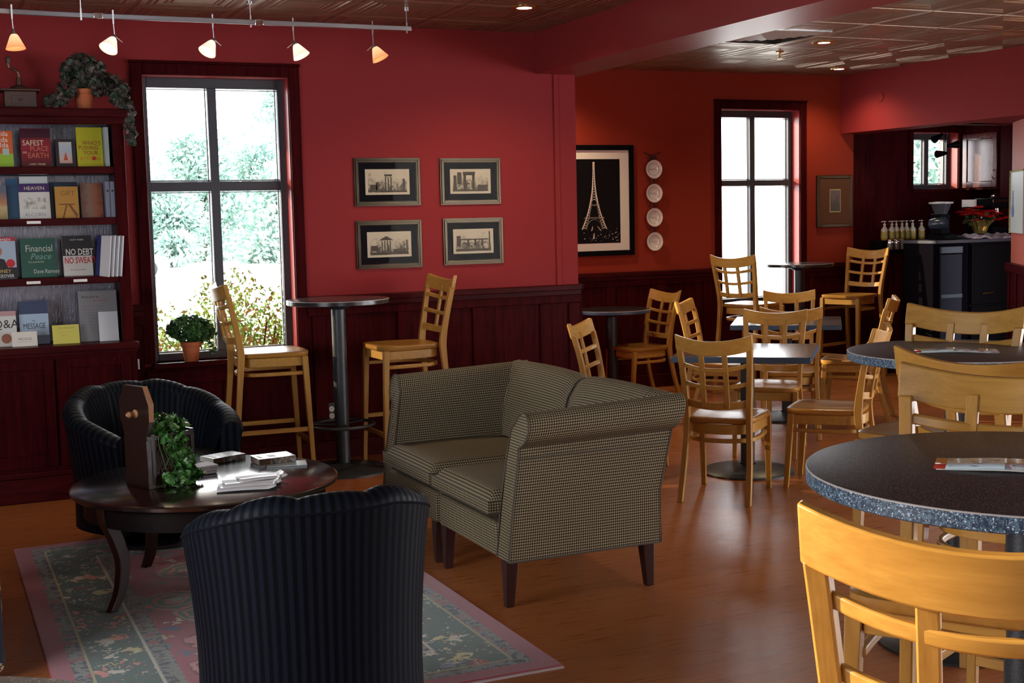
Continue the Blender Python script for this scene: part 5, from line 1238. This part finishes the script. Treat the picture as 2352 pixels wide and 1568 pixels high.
for i, x in enumerate(bx):
    o = bt if i == 0 else copy_tree(bt)
    o.location = (x, 9.90, 1.2715); o['label'] = 'amber syrup bottle with pump on the black riser, %s of seven' % pos_words[i]
pg = None
for i, (x, lb) in enumerate(((8.40, 'small steel-topped sugar pourer, leftmost in the front row'), (8.475, 'small steel-topped sugar pourer, middle of the front row'), (8.545, 'small steel-topped sugar pourer, rightmost in the front row'))):
    if not pg:
        pg = thing('sugar_pourer', lb, 'pourer', (0, 0, 0), 0, 'steel-topped pourers')
        m = MB(); m.lathe([(0, 0), (.028, 0), (.030, .06)], n=20, cap=False); m.build('pourer_jar', plain('dark_pourer_jar', (.14, .12, .10), .2), pg)
        m = MB(); m.lathe([(.031, .058), (.032, .075), (.022, .095), (0, .100)], n=20, cap=False); m.tube([(.01, 0, .088), (.035, 0, .098)], .006, 8); m.build('pourer_lid', chrome, pg); o = pg
    else: o = copy_tree(pg)
    o.location = (x, 9.78, 1.1860); o['label'] = lb
# upper cabinet on the kitchen east side and tall panel
t = thing('wall_cabinet', 'glossy cherry wall cabinet beside the small kitchen window', 'cabinet', (9.66, 9.68, 1.74))
m = MB(); m.b2(0, 0, 0, .44, .50, .80); m.build('cabinet_body', cherry_z, t, bevel=.003)
cg = wood('glossy_cherry_door', (.060, .007, .007), (.12, .016, .014), .22, 2, .7, coat=.8, bump=.0)
m = MB(); m.b2(-.02, .02, .02, 0, .08, .56); m.b2(-.02, .42, .02, 0, .48, .56); m.b2(-.02, .08, .02, 0, .42, .08); m.b2(-.02, .08, .50, 0, .42, .56); m.b2(-.010, .08, .08, 0, .42, .50); m.build('cabinet_door', cg, t, bevel=.004)
m = MB(); m.tube([(-.022, .05, .10), (-.045, .05, .12), (-.045, .05, .17), (-.022, .05, .19)], .005, 8); m.build('door_handle', chrome, t)
t = thing('tall_side_panel', 'tall dark cherry end panel at the right of the kitchen', 'panel', (9.64, 9.05, 0))
m = MB(); m.b2(0, 0, 0, .44, .06, 2.5); m.b2(-.012, 0, 0, .0, .14, 2.5); m.b2(0, .06, 0, .10, .60, 2.5); m.build('panel_board', cherry_z, t, bevel=.003)
m = MB(); m.b2(8.44, 8.92, 2.30, 10.1, 9.0, 2.56); struct(m.build('trim_6', cherry_x))
# kitchen track spots (seen dark against the window)
t = thing('spotlight_cluster', 'cluster of black spotlights hanging before the small kitchen window', 'spotlight', (8.86, 9.55, 2.55))
for (x, z, d, L) in ((-.06, -.30, (-.9, 0, -.45), .10), (.04, -.40, (.95, 0, .12), .10), (-.01, -.47, (-.95, 0, -.08), .10)):
    m = MB(); m.tube([(x, 0, 0), (x, 0, z)], .004, 6); m.lathe([(.012, -.02), (.020, .01), (.036, L), (.030, L)], (x, 0, z), 20, d); m.build('spot_head', black, t)
m = MB(); m.lathe([(0, -.16), (.03, -.15), (.0, -.08)], (-.10, -.02, -.02), 16); m.b2(-.12, -.01, -.19, .10, .01, -.17); m.tube([(-.1, -.02, 0), (-.1, -.02, -.10)], .004, 6); m.build('pale_lamp_shade', plain('white_shade', (.7, .7, .68), .4), t)

# crumpled napkin on the bar chair rail by the window
m = MB(); m.add([(-.03, 0, 0), (.03, .01, 0), (.035, -.01, .0), (-.025, -.02, 0), (-.005, -.002, .045), (.015, .0, .05), (.0, -.012, .03)], [(0, 4, 3), (0, 1, 4), (1, 5, 4), (1, 2, 5), (2, 6, 5), (2, 3, 6), (3, 4, 6), (4, 5, 6), (0, 3, 2, 1)])

# ------------------------------------------------------------------ outdoors
asph = G('sunlit_pale_ground'); _n = asph.noise(asph.coord('Object'), 3, 4); asph = asph.pbr(asph.mix(_n, (.50, .50, .49), (.60, .60, .58)), .9)
m = MB(); m.b2(-60, YN+.26, -.35, 4.04, 190, -.30); m.b2(4.04, YA+.26, -.35, 140, 190, -.30); o = struct(m.build('ground', asph, smooth=False))
def tree(lb, x, y, h, r, n, mat, base=-.3, cat='tree', name='conifer_tree', grp=None, size=.32):
    t = thing(name, lb, cat, (x, y, base), random.uniform(0, 360), grp)
    m = MB(); m.tube([(0, 0, 0), (.05, 0, h*.5), (0, 0, h*.92)], [r*.07, r*.05, r*.015], 8)
    for k in range(9): a = k*2.4; z = h*(.15+.08*k); m.tube([(0, 0, z), (math.cos(a)*r*.7*(1-z/h), math.sin(a)*r*.7*(1-z/h), z+.1)], r*.015, 5)
    m.build('trunk', stem_m, t)
    m = MB()
    blobs = []
    for k in range(26):
        z = h*random.uniform(.08, .97); rr = r*(1-(z/h)**1.4)*.9+.1*r; a = random.uniform(0, 6.28); q = random.uniform(.3, .9); blobs.append((Vector((math.cos(a)*rr*q, math.sin(a)*rr*q, z)), r*random.uniform(.22, .42)))
    for _ in range(n):
        c, b = random.choice(blobs); d = rnd_dir(.1); p = c+Vector((d.x*b, d.y*b, d.z*b*.8)); oval_leaf(m, p, d+rnd_dir()*.7, rnd_dir(), size*random.uniform(.6, 1.3), size*.22)
    m.build('foliage', mat, t, smooth=False)
tg = 'pine trees beyond the parking lot'
for (x, y, h, r, lb) in ((5.3, 27, 3.5, 1.5, 'pale green pine seen through the left panes of the big window'), (3.9, 23.5, 2.5, .9, 'low pine beyond the big window, lowest at its far left'), (8.6, 32, 5.2, 2.0, 'tall pine seen through the right panes of the big window'), (6.3, 24.0, 2.7, 1.2, 'small full pine in front of the tall pine'), (8.9, 27.5, 3.4, 1.3, 'pine at the right edge of the big window view'),
                        (4.9, 34, 3.2, 2.2, 'low wide pine at the back beyond the big window'), (6.9, 28.5, 3.3, 1.4, 'round-topped pine right of the mullion beyond the big window')):
    tree(lb, x*2.45, y*2.45, 1.88+(h-1.88)*2.45, r*2.3, 6500, tree_m, grp=tg, size=.40)
tree('leafy tree seen through the small kitchen window', 13.0, 14.8, 4.4, .9, 2200, tree_m, grp=None, name='leafy_tree', size=.22)
for i, (x, y, h, r, lb) in enumerate(((1.45, 9.25, 1.22, .42, 'yellow-green shrub outside the big window, at its left'), (2.02, 9.35, 1.42, .40, 'yellow-green shrub outside the big window, behind the bar chair back'), (2.62, 9.45, 1.40, .42, 'yellow-green shrub outside the big window, at its right'))):
    t = thing('leafy_shrub', lb, 'shrub', (x, y, -.3), 0, 'shrubs under the big window')
    m = MB()
    for k in range(14): a = k*.9; m.tube([(0, 0, 0), (math.cos(a)*r*.5, math.sin(a)*r*.5, h*.45), (math.cos(a)*r*.8, math.sin(a)*r*.6, h*random.uniform(.6, .85))], .004, 5)
    m.build('branches', stem_m, t)
    m = MB()
    for _ in range(5200):
        d = rnd_dir(); q = random.uniform(.35, 1.08); p = Vector((d.x*r*q, d.y*r*.8*q, h*.56+d.z*h*.50*q)); oval_leaf(m, p, rnd_dir(.3), rnd_dir(), random.uniform(.028, .055), random.uniform(.009, .014))
    m.build('foliage', bush_m, t, smooth=False)
# parked car beyond the window (only its rear corner shows at the left)
t = thing('parked_car', 'pale blue parked car glimpsed at the left edge of the big window', 'car', (5.85, 47.5, -.3), 180)
body = [(-2.1, .30), (-2.15, .62), (-1.7, .82), (-1.0, .88), (-.45, 1.32), (.9, 1.36), (1.5, .98), (2.1, .92), (2.2, .55), (2.15, .30)]
m = MB(); m.prism(body, -.82, .82, lambda p, a: (p[0], a, p[1])); m.build('car_body', plain('pale_blue_car_paint', (.40, .52, .72), .2, .3), t, bevel=.06, seg=3)
m = MB(); m.prism([(-.80, .92), (-.38, 1.26), (.85, 1.29), (1.30, .98)], -.835, .835, lambda p, a: (p[0], a, p[1])); m.build('side_window', black, t)
for x in (-1.35, 1.35):
    for s in (-1, 1): m = MB(); m.lathe([(0, -.1), (.31, -.1), (.33, -.07), (.33, .07), (.31, .1), (0, .1)], (x, s*.76, .33), 28, (0, 1, 0)); m.cur = 0; m.build('wheel', blackmatte, t)
for s in (-1, 1): m = MB(); m.b2(2.12, s*.62-.14, .66, 2.2, s*.62+.14, .82); m.build('tail_lamp', plain('red_lamp', (.5, .02, .02), .3), t)
